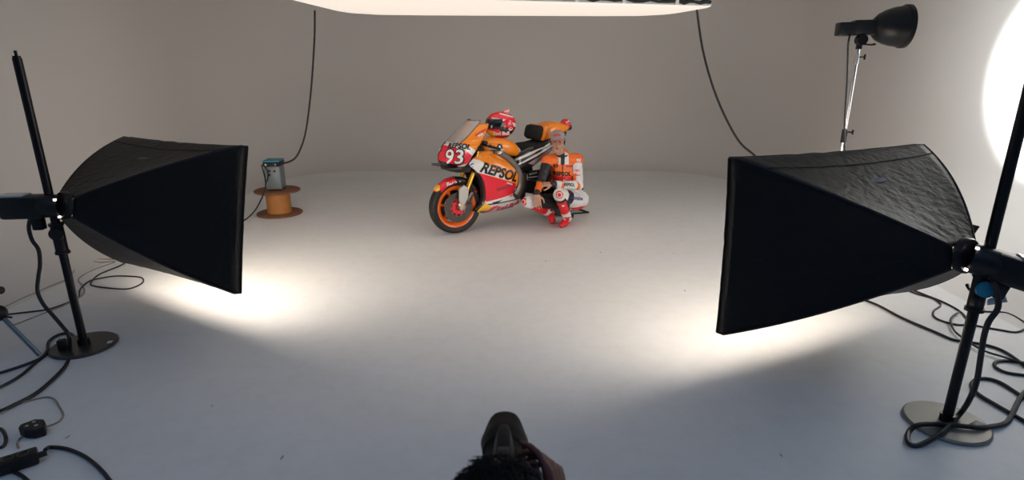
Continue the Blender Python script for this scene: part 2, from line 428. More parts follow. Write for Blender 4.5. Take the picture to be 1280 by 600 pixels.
def stand(base, top, label, clampz, headz, side, base_mat, knob_mat, sticker):
    t = thing('light_stand', label, 'light stand', base)
    b = MB(); b.lathe((0, 0, 0), (0, 0, 1), [(.01, 0), (.183, 0), (.19, .006), (.19, .014), (.182, .021), (.01, .021)], 56, True); bp = b.build('base_plate', base_mat, t)
    b = MB()
    if sticker == 'white': b.box((.155, .02, .022), (.028, .034, .002), Matrix.Rotation(.3, 3, 'Z')); b.build('sticker', M['white'], bp, False)
    else: b.box((.13, -.04, .023), (.07, .05, .003), Matrix.Rotation(.5, 3, 'Z'), .001); b.build('clip_plate', M['black_plastic'], bp)
    b = MB(); b.tube([(0, 0, .02), (0, 0, .06)], .034, 20); b.build('socket', M['black_metal'], t)
    b = MB(); b.tube([(0, 0, .05), (0, 0, top)], .0235, 20); b.build('column', M['black_metal'], t)
    b = MB(); b.tube([(0, 0, top), (0, 0, top+.012)], .02, 16); b.tube([(0, 0, top+.012), (0, 0, top+.04)], .008, 12); b.build('top_pin', M['black_metal'], t)
    b = MB(); b.tube([(0, 0, clampz), (0, 0, clampz+.015)], .04, 20); b.tube([(0, 0, clampz+.015), (0, 0, headz-.02)], .034, 20); b.tube([(0, 0, headz-.02), (0, 0, headz-.005)], .04, 20); b.build('carriage', M['black_plastic'], t)
    b = MB(); b.lathe((side[0]*.05, side[1]*.05, headz-.06), (side[0], side[1], 0), [(.008, -.02), (.012, .0), (.036, .004), (.04, .012), (.036, .026), (.01, .028)], 20, True); kn = b.build('knob', knob_mat, t)
    b = MB(); b.tube([(-side[0]*.03, -side[1]*.03, headz-.09), (-side[0]*.10, -side[1]*.10, headz-.12), (-side[0]*.14, -side[1]*.14, headz-.11)], [.009, .008, .010], 10); b.build('lever', M['black_metal'], t)
    return t

LB, RB = gnd(106, 433), gnd(1182, 530)
PL, PR = at(82, 257, 3.41), at(1204, 319, 2.57)
backL = at(2, 259, 3.36); backR = at(1312, 353, 2.44)
tl, brL = softbox(PL, (-2.949, 4.419, 1.243), (-1.732, 3.697, 1.27), (-1.855, 3.584, .301), (-3.073, 4.307, .273), backL,
    'large black softbox light on the left stand, pointing at the motorcycle', M['diff'])
sbR, brR = softbox(PR, (1.11, 2.841, 1.319), (2.494, 3.506, 1.3), (2.564, 3.595, .302), (1.18, 2.93, .32), backR,
    'large black softbox light on the right stand, largest dark shape on the right', M['diff2'])
M['base_dark'] = mat('base_dark', (.045, .045, .04), .45, .3, var=.2, vscale=9)
M['base_grey'] = mat('base_grey', (.25, .23, .20), .5, .3, var=.15, vscale=12)
stand(LB, 1.80, 'black column light stand on a dark round base, left side of the studio', .64, .84, (.5, -.85), M['base_dark'], M['black_plastic'], 'white')
rs = stand(RB, 1.95, 'black column light stand with blue knob on a grey round base, right side', .63, .82, (-.35, -.93), M['base_grey'], M['blue'], 'clip')
b = MB(); b.prism([(-.02, -.02), (.085, .0), (.10, .05), (.0, .015)], (.01, -.06, .70), (1, 0, 0), (-.2, .62, .62), (0, .7, -.7), .003); b.build('paper_tag', M['white'], rs, False)
fl = MB(); fq = [at(1209, 279, 2.72)-RB, at(1225, 283, 2.74)-RB, at(1214, 299, 2.70)-RB]; fl.add(fq+[q+V((.0, .012, 0)) for q in fq], [(0, 1, 2), (5, 4, 3), (0, 3, 4, 1), (1, 4, 5, 2), (2, 5, 3, 0)]); fo = fl.build('velcro_flap', M['fabric'], sbR, False); [setattr(v, 'co', v.co+RB-PR) for v in fo.data.vertices]
b = MB(); b.box((-.045, -.05, .70), (.03, .03, .05), None, .004); b.build('safety_catch', M['black_plastic'], rs)

# ------------------------------------------------------------------ reflector lamp on the silver stand
def reflector_lamp():
    Y = 4.5
    mnt = at(1075, 50, Y); mouth = at(1133, 33, Y-.02); bk = at(1049, 35, Y+.04)
    t = thing('reflector_light', 'black studio lamp with bell reflector aimed at the right wall', 'studio light', mnt)
    a = mouth-mnt; k = bk-mnt; d = (a-k).normalized()
    s = at(1091, 34, Y+.01)-mnt; L = (mouth-mnt-s).length
    b = MB(); b.lathe(s, d, [(.05, 0), (.066, .006), (.095, .035), (.118, .08), (.134, .13), (.143, .19), (.146, L-.03), (.152, L-.028), (.152, L), (.145, L), (.138, .19), (.128, .13), (.11, .08), (.08, .03), (.02, .02)], 40)
    b.build('reflector', M['refl'], t)
    b = MB(); b.lathe(s, d, [(.01, .03), (.03, .035), (.034, .06), (.02, .09), (.005, .095)], 20, True); b.build('flash_tube', M['lamp'], t)
    e = at(1069, 35, Y+.02)-mnt; R = Matrix([d, V((0, 0, 1)).cross(d).normalized(), d.cross(V((0, 0, 1)).cross(d)).normalized()]).transposed()
    Lb = (s-k).length
    b = MB(); b.box((s+e)/2, ((s-e).length+.04, .105, .105), R, .014); b.build('head_collar', M['black_plastic'], t)
    b = MB(); b.box((k+e)/2+V((0, 0, -.008)), ((e-k).length+.03, .10, .095), R, .01); b.build('head_body', M['black_plastic'], t)
    b = MB(); b.lathe((0, -.02, .0), (0, 1, 0), [(.01, -.02), (.038, -.02), (.038, .03), (.01, .03)], 20, True); b.box((0, 0, -.035), (.032, .035, .06), None, .004)
    b.build('tilt_bracket', M['black_metal'], t)
    b = MB(); b.tube([(.02, -.02, -.03), (.07, -.03, -.035), (.10, -.03, -.03)], [.006, .006, .008], 8); b.build('tilt_lever', M['black_metal'], t)
    for en, sz, bl_ in ((SPOT_W*5, 60, .2), (SPOT_W, 125, 1.0)):      # hot core and wide spill of the reflector
        li = bpy.data.lights.new('spot', 'SPOT'); li.energy = en; li.spot_size = math.radians(sz); li.spot_blend = bl_; li.shadow_soft_size = .06; li.color = (.93, .98, 1)
        lo = bpy.data.objects.new('spot', li); C.objects.link(lo); lo.parent = t; lo.location = s+d*(L*.95)
        lo.rotation_euler = (V((4.6, 4.72, 1.80))-mnt-lo.location).to_track_quat('-Z', 'Y').to_euler()
    base = V((mnt.x, mnt.y, 0)); foot = at(1057, 190, Y)
    # silver stand
    s2 = thing('light_stand', 'thin silver light stand behind the right softbox, carrying the bell reflector lamp', 'light stand', base)
    h = mnt.z-.06
    b = MB(); b.tube([(0, 0, 1.05), (0, 0, h)], .0105, 12); b.build('upper_tube', M['chrome'], s2)
    b = MB(); b.tube([(0, 0, .25), (0, 0, 1.22)], .0145, 12); b.build('lower_tube', M['chrome'], s2)
    b = MB(); b.tube([(0, 0, 1.19), (0, 0, 1.29)], .021, 14); b.build('tube_lock', M['black_plastic'], s2)
    b = MB(); b.tube([(.015, 0, 1.27), (.05, -.01, 1.27)], .006, 8); b.box((.055, -.01, 1.27), (.012, .012, .036), None, .003); b.build('wing_knob', M['black_plastic'], s2)
    b = MB(); b.tube([(0, 0, h-.11), (0, 0, h-.03)], .014, 12); b.build('spigot', M['alu'], s2)
    b = MB(); b.tube([(.012, 0, h-.06), (.045, -.01, h-.06)], .005, 8); b.box((.05, -.01, h-.06), (.012, .012, .04), None, .003); b.build('wing_knob', M['black_plastic'], s2)
    for k2 in range(3):
        a2 = .5+k2*2*PI/3; q = V((math.cos(a2), math.sin(a2), 0))
        b = MB(); b.tube([q*.02+V((0, 0, .45)), q*.38+V((0, 0, .012))], .009, 8); lg = b.build('leg', M['chrome'], s2)
        b = MB(); b.ell(q*.38+V((0, 0, .012)), (.014, .014, .012), None, 10, 6); b.build('rubber_foot', M['rubber'], lg)
    cable([at(1063, 41, Y-.0), at(1061, 50, Y-.05), at(1060, 60, Y-.04), at(1059, 100, Y-.03), at(1056, 150, Y-.05), at(1056, 190, Y-.06), at(1058, 240, Y-.08), gnd(1060, 330)+V((0, 0, .01)), gnd(1100, 318)+V((0, 0, .01))], .007,
          'black cable hanging down beside the silver light stand')
M['refl'] = mat('reflector_black', (.006, .007, .008), .4, spec=.3)
M['lamp'] = mat('flash_tube', (.9, .9, .9), .5, emit=(.95, .98, 1), es=6)
reflector_lamp()

# ------------------------------------------------------------------ cable reel and power pack
sp = gnd(350, 267)
t = thing('cable_reel', 'empty brown wooden cable reel standing on its end', 'cable reel', sp, .4)
M['wood_disc'] = mat('reel_disc', (.21, .085, .035), .7, var=.25, vscale=14, bump=.2, bscale=50)
M['wood_drum'] = mat('reel_drum', (.46, .185, .045), .65, var=.18, vscale=18)
b = MB(); b.lathe((0, 0, 0), (0, 0, 1), [(.01, 0), (.262, 0), (.27, .006), (.27, .018), (.262, .024), (.01, .024)], 48, True); b.build('lower_disc', M['wood_disc'], t)
b = MB(); b.lathe((0, 0, .024), (0, 0, 1), [(.142, 0), (.142, .26)], 40, True); b.build('drum', M['wood_drum'], t)
b = MB(); b.lathe((0, 0, .284), (0, 0, 1), [(.01, 0), (.262, 0), (.27, .006), (.27, .018), (.262, .024), (.01, .024)], 48, True); ud = b.build('upper_disc', M['wood_disc'], t)
for k in range(4):
    a = k*PI/2+.3; b = MB(); b.lathe((math.cos(a)*.1, math.sin(a)*.1, .306), (0, 0, 1), [(.002, 0), (.014, 0), (.014, .006), (.002, .008)], 12, True); b.build('bolt', M['dark_alu'], ud)
pp = V((sp.x-.0, sp.y-.01, .308))
t = thing('power_pack', 'grey flash power pack with blue top standing on the wooden reel', 'power pack', pp, .12)
M['pack'] = mat('pack_grey', (.17, .20, .21), .45); M['packblue'] = mat('pack_blue', (.03, .22, .32), .4)
b = MB(); b.box((0, 0, .165), (.185, .22, .29), None, .02); pk = b.build('housing', M['pack'], t)
for x in (-.07, .07):
    for y in (-.08, .08): b = MB(); b.tube([(x, y, 0), (x, y, .022)], .014, 10); b.build('foot', M['rubber'], t)
b = MB(); b.box((0, 0, .325), (.20, .235, .055), None, .012); b.build('control_collar', M['black_plastic'], t)
b = MB(); b.box((0, .0, .362), (.195, .23, .02), None, .008); b.build('top_panel', M['packblue'], t)
for x in (-.06, 0, .06):
    b = MB(); b.lathe((x, -.117, .325), (0, -1, 0), [(.002, .012), (.013, .012), (.015, 0), (.002, 0)], 14, True); b.build('socket', M['alu'] if x else M['black_metal'], t)
for x, z in ((-.03, .25), (.03, .245), (-.035, .2)):
    b = MB(); b.lathe((x, -.11, z), (0, -1, 0), [(.002, .010), (.012, .010), (.014, 0), (.002, 0)], 12, True); b.build('plug', M['black_plastic'], t)
cable([pp+V((-.06, -.135, .325)), pp+V((-.02, -.16, .25)), pp+V((-.03, -.15, .17)), pp+V((-.06, -.13, .12))], .006, 'short black cord looping down the front of the grey power pack')
cable([at(393.5, 13, 6.9), at(393, 50, 6.9), at(389, 110, 6.9), at(383, 160, 6.88), at(376, 185, 6.85), at(366, 200, 6.8), pp+V((.08, -.13, .325))], .011, 'black cable hanging from the light bank down to the grey power pack')
cable([pp+V((-.09, -.135, .325)), at(332, 232, 6.6), at(322, 258, 6.6), at(310, 272, 6.62), gnd(297, 279, .007), gnd(280, 282, .007), gnd(255, 286, .007)], .008, 'thin black cable trailing from the power pack to the floor at left')
cable([at(871, 12, 6.2), at(878, 60, 6.1), at(890, 105, 6.0), at(906, 145, 5.9), at(925, 178, 5.8), at(946, 197, 5.7), at(975, 230, 5.6), gnd(1010, 300, .011), gnd(1050, 330, .011), gnd(1090, 325, .011)], .011, 'black cable sagging from the light bank behind the right softbox')

# ------------------------------------------------------------------ cables at left
def down(pts):   # (px,py,Y or None for the floor)
    return [at(x, y, Y) if Y else gnd(x, y, .011) for x, y, Y in pts]
cable(down([(38, 272, 3.36), (36, 285, 3.36), (40, 300, 3.35), (48, 312, 3.33), (50, 330, 3.33), (48, 346, 3.32), (47, 364, 3.3), (54, 380, 3.28), (66, 394, 3.27), (78, 408, 3.26), (86, 420, 3.23), (87, 440, None), (82, 457, None), (63, 477, None), (43, 493, None), (20, 505, None), (0, 514, None), (-30, 522, None)]), .011,
      'thick black cable dropping from the left softbox head past the base to the floor')
cable(g([(94, 428), (92, 420), (85, 416.5), (72, 419), (61, 427), (59, 438), (50, 448), (28, 457), (0, 466), (-30, 474)], .009), .009, 'black cable curling round the back of the left stand base')
cable(g([(68, 437), (58, 443), (45, 453), (25, 470), (0, 484), (-30, 496)], .009, .0), .009, 'black cable running straight left from the left stand base')
bx = gnd(79, 437, .02)
b = MB(); b.box((0, 0, .035), (.04, .045, .07), Matrix.Rotation(.3, 3, 'Z'), .005); o = b.build('cable_connector', M['black_plastic']); o.location = (bx.x, bx.y, .021)
tag(o, 'small black upright connector standing on the left stand base', 'connector')
cable(g([(-20, 521), (0, 517), (20, 506), (40, 500), (58, 496.5), (68, 499), (74, 508), (79, 518), (76, 525), (68, 530), (56, 534)], .005), .005, 'beige cord curving to the black plug adaptor', 'beige_cable')
cable(g([(30, 545), (24, 549), (22, 555), (23, 560)], .005), .005, 'short grey cord between plug adaptor and power strip', 'beige_cable')
cable(g([(7, 383), (30, 372), (47, 365), (60, 359), (82, 350), (88, 346), (96, 334), (112, 326), (120, 321), (140, 316), (165, 312)], .005), .005, 'thin beige cord on the floor, highest of the cords left of the softbox', 'beige_cable')
cable(g([(12, 408), (54, 392), (86, 379), (104, 368), (104, 358), (98, 351), (102, 345), (120, 336), (144, 327), (125, 328), (117, 326), (125, 324), (160, 324)], .005), .005, 'thin beige cord with a hairpin bend behind the left stand column', 'beige_cable')
cable(g([(8, 393), (52, 388), (66, 385), (88, 377), (98, 372), (100, 362), (109, 353), (120, 349), (144, 345), (172, 346), (179, 349), (176, 355), (160, 361), (136, 360), (116, 357), (114, 353), (124, 343), (148, 333), (165, 324), (185, 316)], .006), .006, 'thin black cord making an oval loop below the left softbox')
cable(g([(-15, 536), (0, 536), (6, 543), (7, 552), (2, 559), (-12, 560)], .008), .008, 'black cable loop at the left picture edge above the power strip')
# plug adaptor
pa = gnd(44, 542)
t = thing('plug_adaptor', 'black three-way plug adaptor lying on the floor above the power strip', 'plug adaptor', pa, -.25)
b = MB(); b.prism([(-.07, -.01), (-.045, .045), (.0, .055), (.035, .035), (.075, .0), (.05, -.035), (.0, -.045), (-.05, -.035)], (0, 0, 0), (1, 0, 0), (0, 1, 0), (0, 0, 1), .05)
o = b.build('body', M['black_plastic'], t, False); m = o.modifiers.new('b', 'BEVEL'); m.width = .008; m.segments = 2
for x, y in ((-.02, .02), (-.02, -.015), (.02, .0)):
    b = MB(); b.lathe((x, y, .049), (0, 0, 1), [(.001, 0), (.008, 0), (.008, .003), (.001, .003)], 10, True); b.build('contact', M['alu'], t)
# power strip
a0, a1 = gnd(50, 576), gnd(-40, 605); dv = (a1-a0); dv.z = 0; yaw = math.atan2(dv.y, dv.x)
t = thing('power_strip', 'long black power strip at the bottom left corner of the floor', 'power strip', (a0+a1)/2, yaw)
Ls = dv.length
b = MB(); b.box((0, 0, .033), (Ls, .075, .058), None, .008); hb = b.build('housing', M['black_plastic'], t)
for k in range(5):
    x = -Ls/2+.05+k*.055
    b = MB(); b.lathe((x, 0, .062), (0, 0, 1), [(.022, .0), (.024, .003), (.019, .003), (.018, .0)], 18); b.build('outlet', M['dark_alu'], t)
b = MB(); b.tube([(-Ls/2, 0, .03), (-Ls/2-.03, 0, .03)], .014, 12); b.build('strain_relief', M['rubber'], t)
cable([a0+V((0, .04, .03))]+g([(62, 559), (78, 560), (92, 564), (108, 572), (124, 585), (138, 602), (150, 625)], .009), .009, 'black cable leaving the power strip, curving along the bottom edge')
cable(g([(-30, 578), (0, 583), (14, 588), (30, 597), (45, 612)], .009), .009, 'black cable in front of the power strip at the bottom left corner')
# partly seen stand at the left edge
lg0, lg1 = at(4, 397, 3.24), gnd(50, 446)
cc = V((lg0.x-.10, lg0.y-.03, 0))
t = thing('light_stand', 'partly seen stand at the left picture edge with one slanting silver-blue leg', 'light stand', cc)
M['legblue'] = mat('leg_steel', (.20, .27, .34), .35, .8)
for k, q in enumerate((lg1-cc, V((-.35, .32, 0)), V((-.3, -.4, 0)))):
    top = V((q.x*.15, q.y*.15, lg0.z-.02))
    if k == 0: top = lg0-cc
    b = MB(); b.tube([top, V((q.x, q.y, .012))], .0135, 10); b.build('leg', M['legblue'], t)
b = MB(); b.ell((lg0-cc)+V((-.02, 0, .03)), (.045, .045, .05)); b.build('leg_hub', M['black_plastic'], t)
b = MB(); b.tube([(lg0-cc)+V((.0, 0, .01)), (lg0-cc)+V((.07, -.02, .01))], [.008, .006], 8); b.build('lever', M['black_plastic'], t)
b = MB(); b.tube([(0, 0, .1), (0, 0, .75)], .016, 12); b.build('column', M['black_metal'], t)
k2 = at(-2, 363, 3.24)-cc
b = MB(); b.lathe(k2+V((.0, 0, 0)), (1, -.2, .1), [(.006, -.1), (.01, -.01), (.022, 0), (.024, .02), (.01, .026)], 14, True); b.build('knob', M['black_plastic'], t)

# ------------------------------------------------------------------ cables at right
cable(g([(1060, 368), (1094, 380), (1127, 397), (1169, 415), (1190, 424), (1206, 427), (1232, 431), (1257, 440), (1285, 460)], .009), .009, 'black cable running in a long diagonal from under the right softbox')
cable(g([(1130, 361), (1145, 367), (1166, 373), (1176, 381), (1167, 389), (1169, 397), (1187, 404), (1204, 406), (1209, 401), (1201, 390), (1180, 378), (1150, 366), (1135, 360)], .007), .007, 'black cord forming an S loop just left of the right stand')
cable(g([(1205, 386), (1229, 389), (1257, 391), (1276, 400), (1284, 408), (1271, 415), (1248, 412), (1225, 408), (1209, 404)], .007), .007, 'black cord in a wide oval loop right of the right stand')
cable(g([(1199, 390), (1189, 398), (1192, 412), (1206, 424), (1229, 438), (1257, 447), (1290, 458)], .007, .012), .007, 'black cord bending behind the right column to the right edge')
cable(g([(1290, 455), (1270, 452), (1252, 451), (1243, 454), (1246, 460), (1260, 466), (1290, 470)], .009), .009, 'black cable hairpin at the right edge, middle of the floor')
cable(down([(1240, 352, 2.47), (1244, 358, 2.46), (1247, 370, 2.45), (1247, 386, 2.43), (1236, 402, 2.42), (1230, 420, 2.42), (1226, 445, 2.42), (1221, 476, 2.42), (1213, 497, 2.42)])+[gnd(1201, 516, .05), gnd(1177, 541, .035), gnd(1150, 556, .012), gnd(1136, 554, .012), gnd(1136, 540, .012), gnd(1150, 531, .036), gnd(1185, 531, .036), gnd(1220, 534, .036), gnd(1240, 533, .02), gnd(1258, 528, .012), gnd(1267, 514, .012), gnd(1275, 498, .012), gnd(1290, 480, .012)], .0125,
      'thick black cable dropping from the right softbox head and looping over its base')
cable(g([(1300, 510), (1274, 493), (1250, 478), (1231, 473), (1217, 476), (1215, 484), (1225, 494), (1245, 506), (1280, 526), (1300, 538)], .010), .010, 'black cable in a narrow loop right of the right stand base')

# ------------------------------------------------------------------ motorcycle
BO = V((-.62, 6.12, 0)); BA = math.atan2(-.55, -.835)
FWD = V((math.cos(BA), math.sin(BA), 0)); LFT = V((-FWD.y, FWD.x, 0))
def bs(px, py, y=.25):           # (x, z) on the bike's own side plane
    d = ray(px, py); o = V((0, 0, CAM_H)); t = (y-(o-BO).dot(LFT))/d.dot(LFT); P = o+d*t-BO
    return (P.dot(FWD), P.z)
def bl(pts, y=.25): return [bs(a, c, y) for a, c in pts]
bike = thing('racing_motorcycle', 'orange, white and red racing motorcycle with orange wheels, nose to the left', 'motorcycle', BO, BA)
WHITE, RED, ORANGE, BLACK, YEL = (.80, .79, .77), (.86, .012, .035), (1.0, .28, .008), (.012, .012, .012), (.92, .50, .02)

def wheel(name, c, R, hw, ri, label):
    c = V(c); ax = V((0, 1, 0))
    b = MB(); b.lathe(c, ax, [(ri-.004, -hw*.62), (ri+.02, -hw*.72), (ri+.05, -hw*.85), (R*.93, -hw), (R*.972, -hw*.82), (R*.992, -hw*.45), (R, 0), (R*.992, hw*.45), (R*.972, hw*.82), (R*.93, hw), (ri+.05, hw*.85), (ri+.02, hw*.72), (ri-.004, hw*.62)], 64)
    rb = MB(); rb.lathe(c, ax, [(ri-.018, -hw*.60), (ri+.006, -hw*.72), (ri+.010, -hw*.68), (ri-.008, -hw*.5), (ri-.03, 0), (ri-.008, hw*.5), (ri+.010, hw*.68), (ri+.006, hw*.72), (ri-.018, hw*.60), (ri-.036, hw*.3), (ri-.045, 0), (ri-.036, -hw*.3), (ri-.018, -hw*.60)], 64)
    rb.lathe(c, ax, [(.02, -.055), (.042, -.055), (.048, -.02), (.048, .02), (.042, .055), (.02, .055)], 24, True)
    for k in range(7):
        a = 2*PI*k/7+.2; d = V((math.cos(a), 0, math.sin(a))); q = V((-d.z, 0, d.x))
        rr = []
        for s, w_, h_ in ((.04, .016, .030), (.10, .012, .022), (ri-.05, .013, .018), (ri-.012, .02, .022)):
            m = c+d*s; rr.append([m+q*w_+ax*h_, m-q*w_+ax*h_, m-q*w_-ax*h_, m+q*w_-ax*h_])
        rb.rings(rr)
    w_ = rb.build(name, M['rim'], bike)
    if label: w_['label'] = label
    b.build('tyre', M['tyre'], w_)
    return w_
fwh = wheel('front_wheel', (0, 0, .30), .30, .062, .222, 'orange front wheel')
for s in (-1, 1):
    c = V((0, s*.075, .30))
    b = MB(); b.lathe(c, (0, 1, 0), [(.092, -.004), (.165, -.004), (.168, 0), (.165, .004), (.092, .004), (.092, -.004)], 56); b.build('brake_disc', M['disc'], fwh)
    b = MB(); b.lathe(c, (0, 1, 0), [(.03, -.004), (.075, -.004), (.075, .004), (.03, .004), (.03, -.004)], 28)
    for k in range(10):
        a = 2*PI*k/10; d = V((math.cos(a), 0, math.sin(a))); b.box(c+d*.086, (.030, .010, .012), Matrix.Rotation(-a, 3, 'Y'))
    b.build('disc_carrier', M['red'], fwh)
rwh = wheel('rear_wheel', (-1.435, 0, .32), .32, .098, .222, 'orange rear wheel')
b = MB(); b.lathe((-1.435, -.10, .32), (0, 1, 0), [(.06, -.003), (.11, -.003), (.11, .003), (.06, .003), (.06, -.003)], 40); b.build('brake_disc', M['alu'], rwh)
b = MB(); b.lathe((-1.435, .12, .32), (0, 1, 0), [(.04, -.003), (.10, -.003), (.105, 0), (.10, .003), (.04, .003)], 40); b.build('sprocket', M['dark_alu'], rwh)

# fork legs, calipers, axle
for s in (-1, 1):
    y = s*.105; hi = V((-.27, y, .86)); lo = V((-.02, y, .33))
    d = (hi-lo).normalized()
    b = MB(); b.tube([lo+d*.15, hi], .0235, 16); fk = b.build('fork_tube', M['gold'], bike)
    b = MB(); b.tube([lo+d*.0, lo+d*.17], .016, 14); b.tube([lo-d*.02, lo+d*.06], .03, 14); b.build('fork_slider', M['gold'], fk)
    b = MB(); b.box(lo+V((.0, 0, -.01)), (.07, .045, .09), Matrix.Rotation(.4, 3, 'Y'), .01); b.build('axle_clamp', M['alu'], fk)
    b = MB(); cp = V((-.125, s*.088, .40)); Rc = Matrix.Rotation(-.5, 3, 'Y'); b.box(cp, (.055, .075, .14), Rc, .014); b.build('brake_caliper', M['dark_alu'], bike)
    # pale carbon cooling duct ahead of the fork
    b = MB(); pr = bl([(574, 236), (580, 231), (586, 236), (585, 248), (579, 259), (574, 252)], y+.03*s)
    b.prism(pr, (0, y+s*.012, 0), (1, 0, 0), (0, 0, 1), (0, s, 0), .028); o = b.build('brake_duct', M['duct'], bike, False); bv = o.modifiers.new('b', 'BEVEL'); bv.width = .01; bv.segments = 2
b = MB(); b.tube([(0, -.14, .30), (0, .14, .30)], .016, 14); b.build('axle', M['alu'], bike)
b = MB(); b.box((-.262, 0, .86), (.07, .27, .035), Matrix.Rotation(.4, 3, 'Y'), .01); b.box((-.20, 0, .70), (.07, .27, .04), Matrix.Rotation(.4, 3, 'Y'), .01); b.build('triple_clamp', M['black_metal'], bike)

# front fender
fen = livery('fender_paint', RED, [(YEL, bl([(535, 236), (550, 221), (554, 222), (549, 240)], .06)), (BLACK, bl([(569, 238), (569, 216), (600, 216), (600, 238)], .06))])
b = MB(); rr = []
for i in range(15):
    a = math.radians(158-i*(158-38)/14); a2 = PI-a; R0 = .318+.008*math.sin(i/14*PI)
    hw = .068-.012*abs(i/14-.5)*2 - (.03 if i in (0, 14) else 0)
    c0 = V((math.cos(a), 0, math.sin(a)))
    rr.append([V((c0.x*(R0-f), y, .30+c0.z*(R0-f))) for y, f in ((-hw*1.08, .06), (-hw, .02), (-hw*.6, .002), (0, 0), (hw*.6, .002), (hw, .02), (hw*1.08, .06))])
b.rings(rr, False, False); fd = b.build('front_fender', fen, bike); s = fd.modifiers.new('s', 'SOLIDIFY'); s.thickness = .004
lettering('Red Bull', (.05, .1, .585), (-1, 0, -.05), (.1, .75, .6), .05, M['white'], bike if False else fd, fd, bold=.002, shear=.1, lift=.004)

# side fairings: rows of (z, x front, x rear), bulging half-width
rows = [(.19, -.30, -.50), (.215, -.225, -.60), (.235, -.20, -.68), (.27, -.22, -.76), (.31, -.275, -.76), (.35, -.285, -.71), (.385, -.285, -.64), (.44, -.28, -.63), (.50, -.27, -.66), (.56, -.255, -.70), (.61, -.235, -.73),
        (.65, -.21, -.71), (.69, -.17, -.66), (.73, -.12, -.60), (.77, -.07, -.54), (.80, -.10, -.49), (.83, -.14, -.45), (.86, -.19, -.40)]
hwid = {.19: .06, .215: .11, .235: .14, .27: .175, .31: .20, .35: .215, .385: .225, .44: .24, .50: .25, .56: .257, .61: .262, .65: .264, .69: .262, .73: .256, .77: .246, .80: .236, .83: .224, .86: .208}
P = bl
side_layers = [
    (WHITE, P([(574, 208), (592, 194.5), (602, 201), (653, 216), (651, 223), (645, 230), (602, 217), (590, 214)])),
    (WHITE, P([(606, 236), (602, 217), (645, 230), (660, 244), (657, 249.5), (611, 258)])),
    (RED, P([(600, 216.5), (645, 229.5), (650, 240), (613, 254), (606, 247)])),
    ((.45, .01, .03), P([(622, 236), (640, 229), (645, 230), (634, 236), (624, 240)])),
    (BLACK, P([(612, 259.5), (657, 249.0), (657, 247.6), (613, 257)])),
    (BLACK, P([(619, 254.5), (631, 250), (622, 258)])),
    ((.70, .68, .68), P([(612, 259), (657, 249), (662, 262), (612, 275)])),
    (YEL, P([(603, 253), (611.5, 255), (620, 261), (607, 272), (592, 272)])),
    (RED, P([(611, 272), (621, 259.5), (628, 258), (618, 272)])),
]
M['fairing'] = livery('fairing_paint', ORANGE, side_layers, .28)
def side_fairing(s):
    b = MB(); rr = []; NX = 22
    for z, xf, xr in rows:
        row = []
        for i in range(NX+1):
            u = i/NX; x = xf+(xr-xf)*u
            k = 1-.20*math.exp(-((x-xf)/-.10)**2*1.0)*(1 if z > .3 else .3) - .10*max(0, u-.7)/.3
            y = hwid[z]*k
            if .35 < z < .62: y -= .018*math.exp(-((x+.42)/.07)**2)*math.sin((z-.35)/.27*PI)
            row.append(V((x, s*y, z)))
        # edge rolled inwards at the front
        row = [V((row[0].x-.012, row[0].y-s*.035, z)), V((row[0].x-.002, row[0].y-s*.012, z))]+row
        rr.append(row)
    b.rings(rr, False, False); o = b.build('side_fairing', M['fairing'], bike)
    m = o.modifiers.new('u', 'SUBSURF'); m.levels = 1; m.render_levels = 1
    m = o.modifiers.new('s', 'SOLIDIFY'); m.thickness = .004; m.offset = 0
    return o
sf = [side_fairing(1), side_fairing(-1)]
def side_word(txt, pa, pb, size, m, s=1, y=.25, bold=0, shear=0, par=None, tgt=None, sx=1):
    (xa, za), (xb, zb) = bs(*pa, y), bs(*pb, y); tgt = tgt or sf[0 if s > 0 else 1]
    U = V((xb-xa, 0, zb-za)) if s > 0 else V((xa-xb, 0, za-zb))
    lettering(txt, ((xa+xb)/2, s*y, (za+zb)/2), U, (0, s, 0), size, m, par or tgt, tgt, bold=bold, shear=shear, sx=sx, lift=.006)
for s in (1, -1):
    side_word('REPSOL', (599, 208.5), (649, 223), .150, M['blackpaint'], s, bold=.006, shear=.15, sx=.92)
    side_word('HRC', (579, 209), (592, 206.5), .050, M['navy'], s, y=.2, bold=.002, shear=.3)
    side_word('Red Bull', (619, 265), (655, 253), .085, M['red'], s, y=.2, bold=.004, sx=1.0)
    side_word('HONDA', (632, 228), (642, 231), .022, M['white'], s, bold=.001)
    side_word('LCR' if False else 'DENSO', (634, 247), (652, 242.5), .028, M['red'], s, bold=.001)
# belly closing panel
b = MB(); rr = []
for z, xf, xr in rows[:3]:
    rr.append([V((x, y, z)) for x, y in ((xf, 0), (xf-.03, hwid[z]), (xr, hwid[z]), (xr, 0), (xr, -hwid[z]), (xf-.03, -hwid[z]))])
b.rings(rr); b.build('belly_pan', M['carbon'], bike)

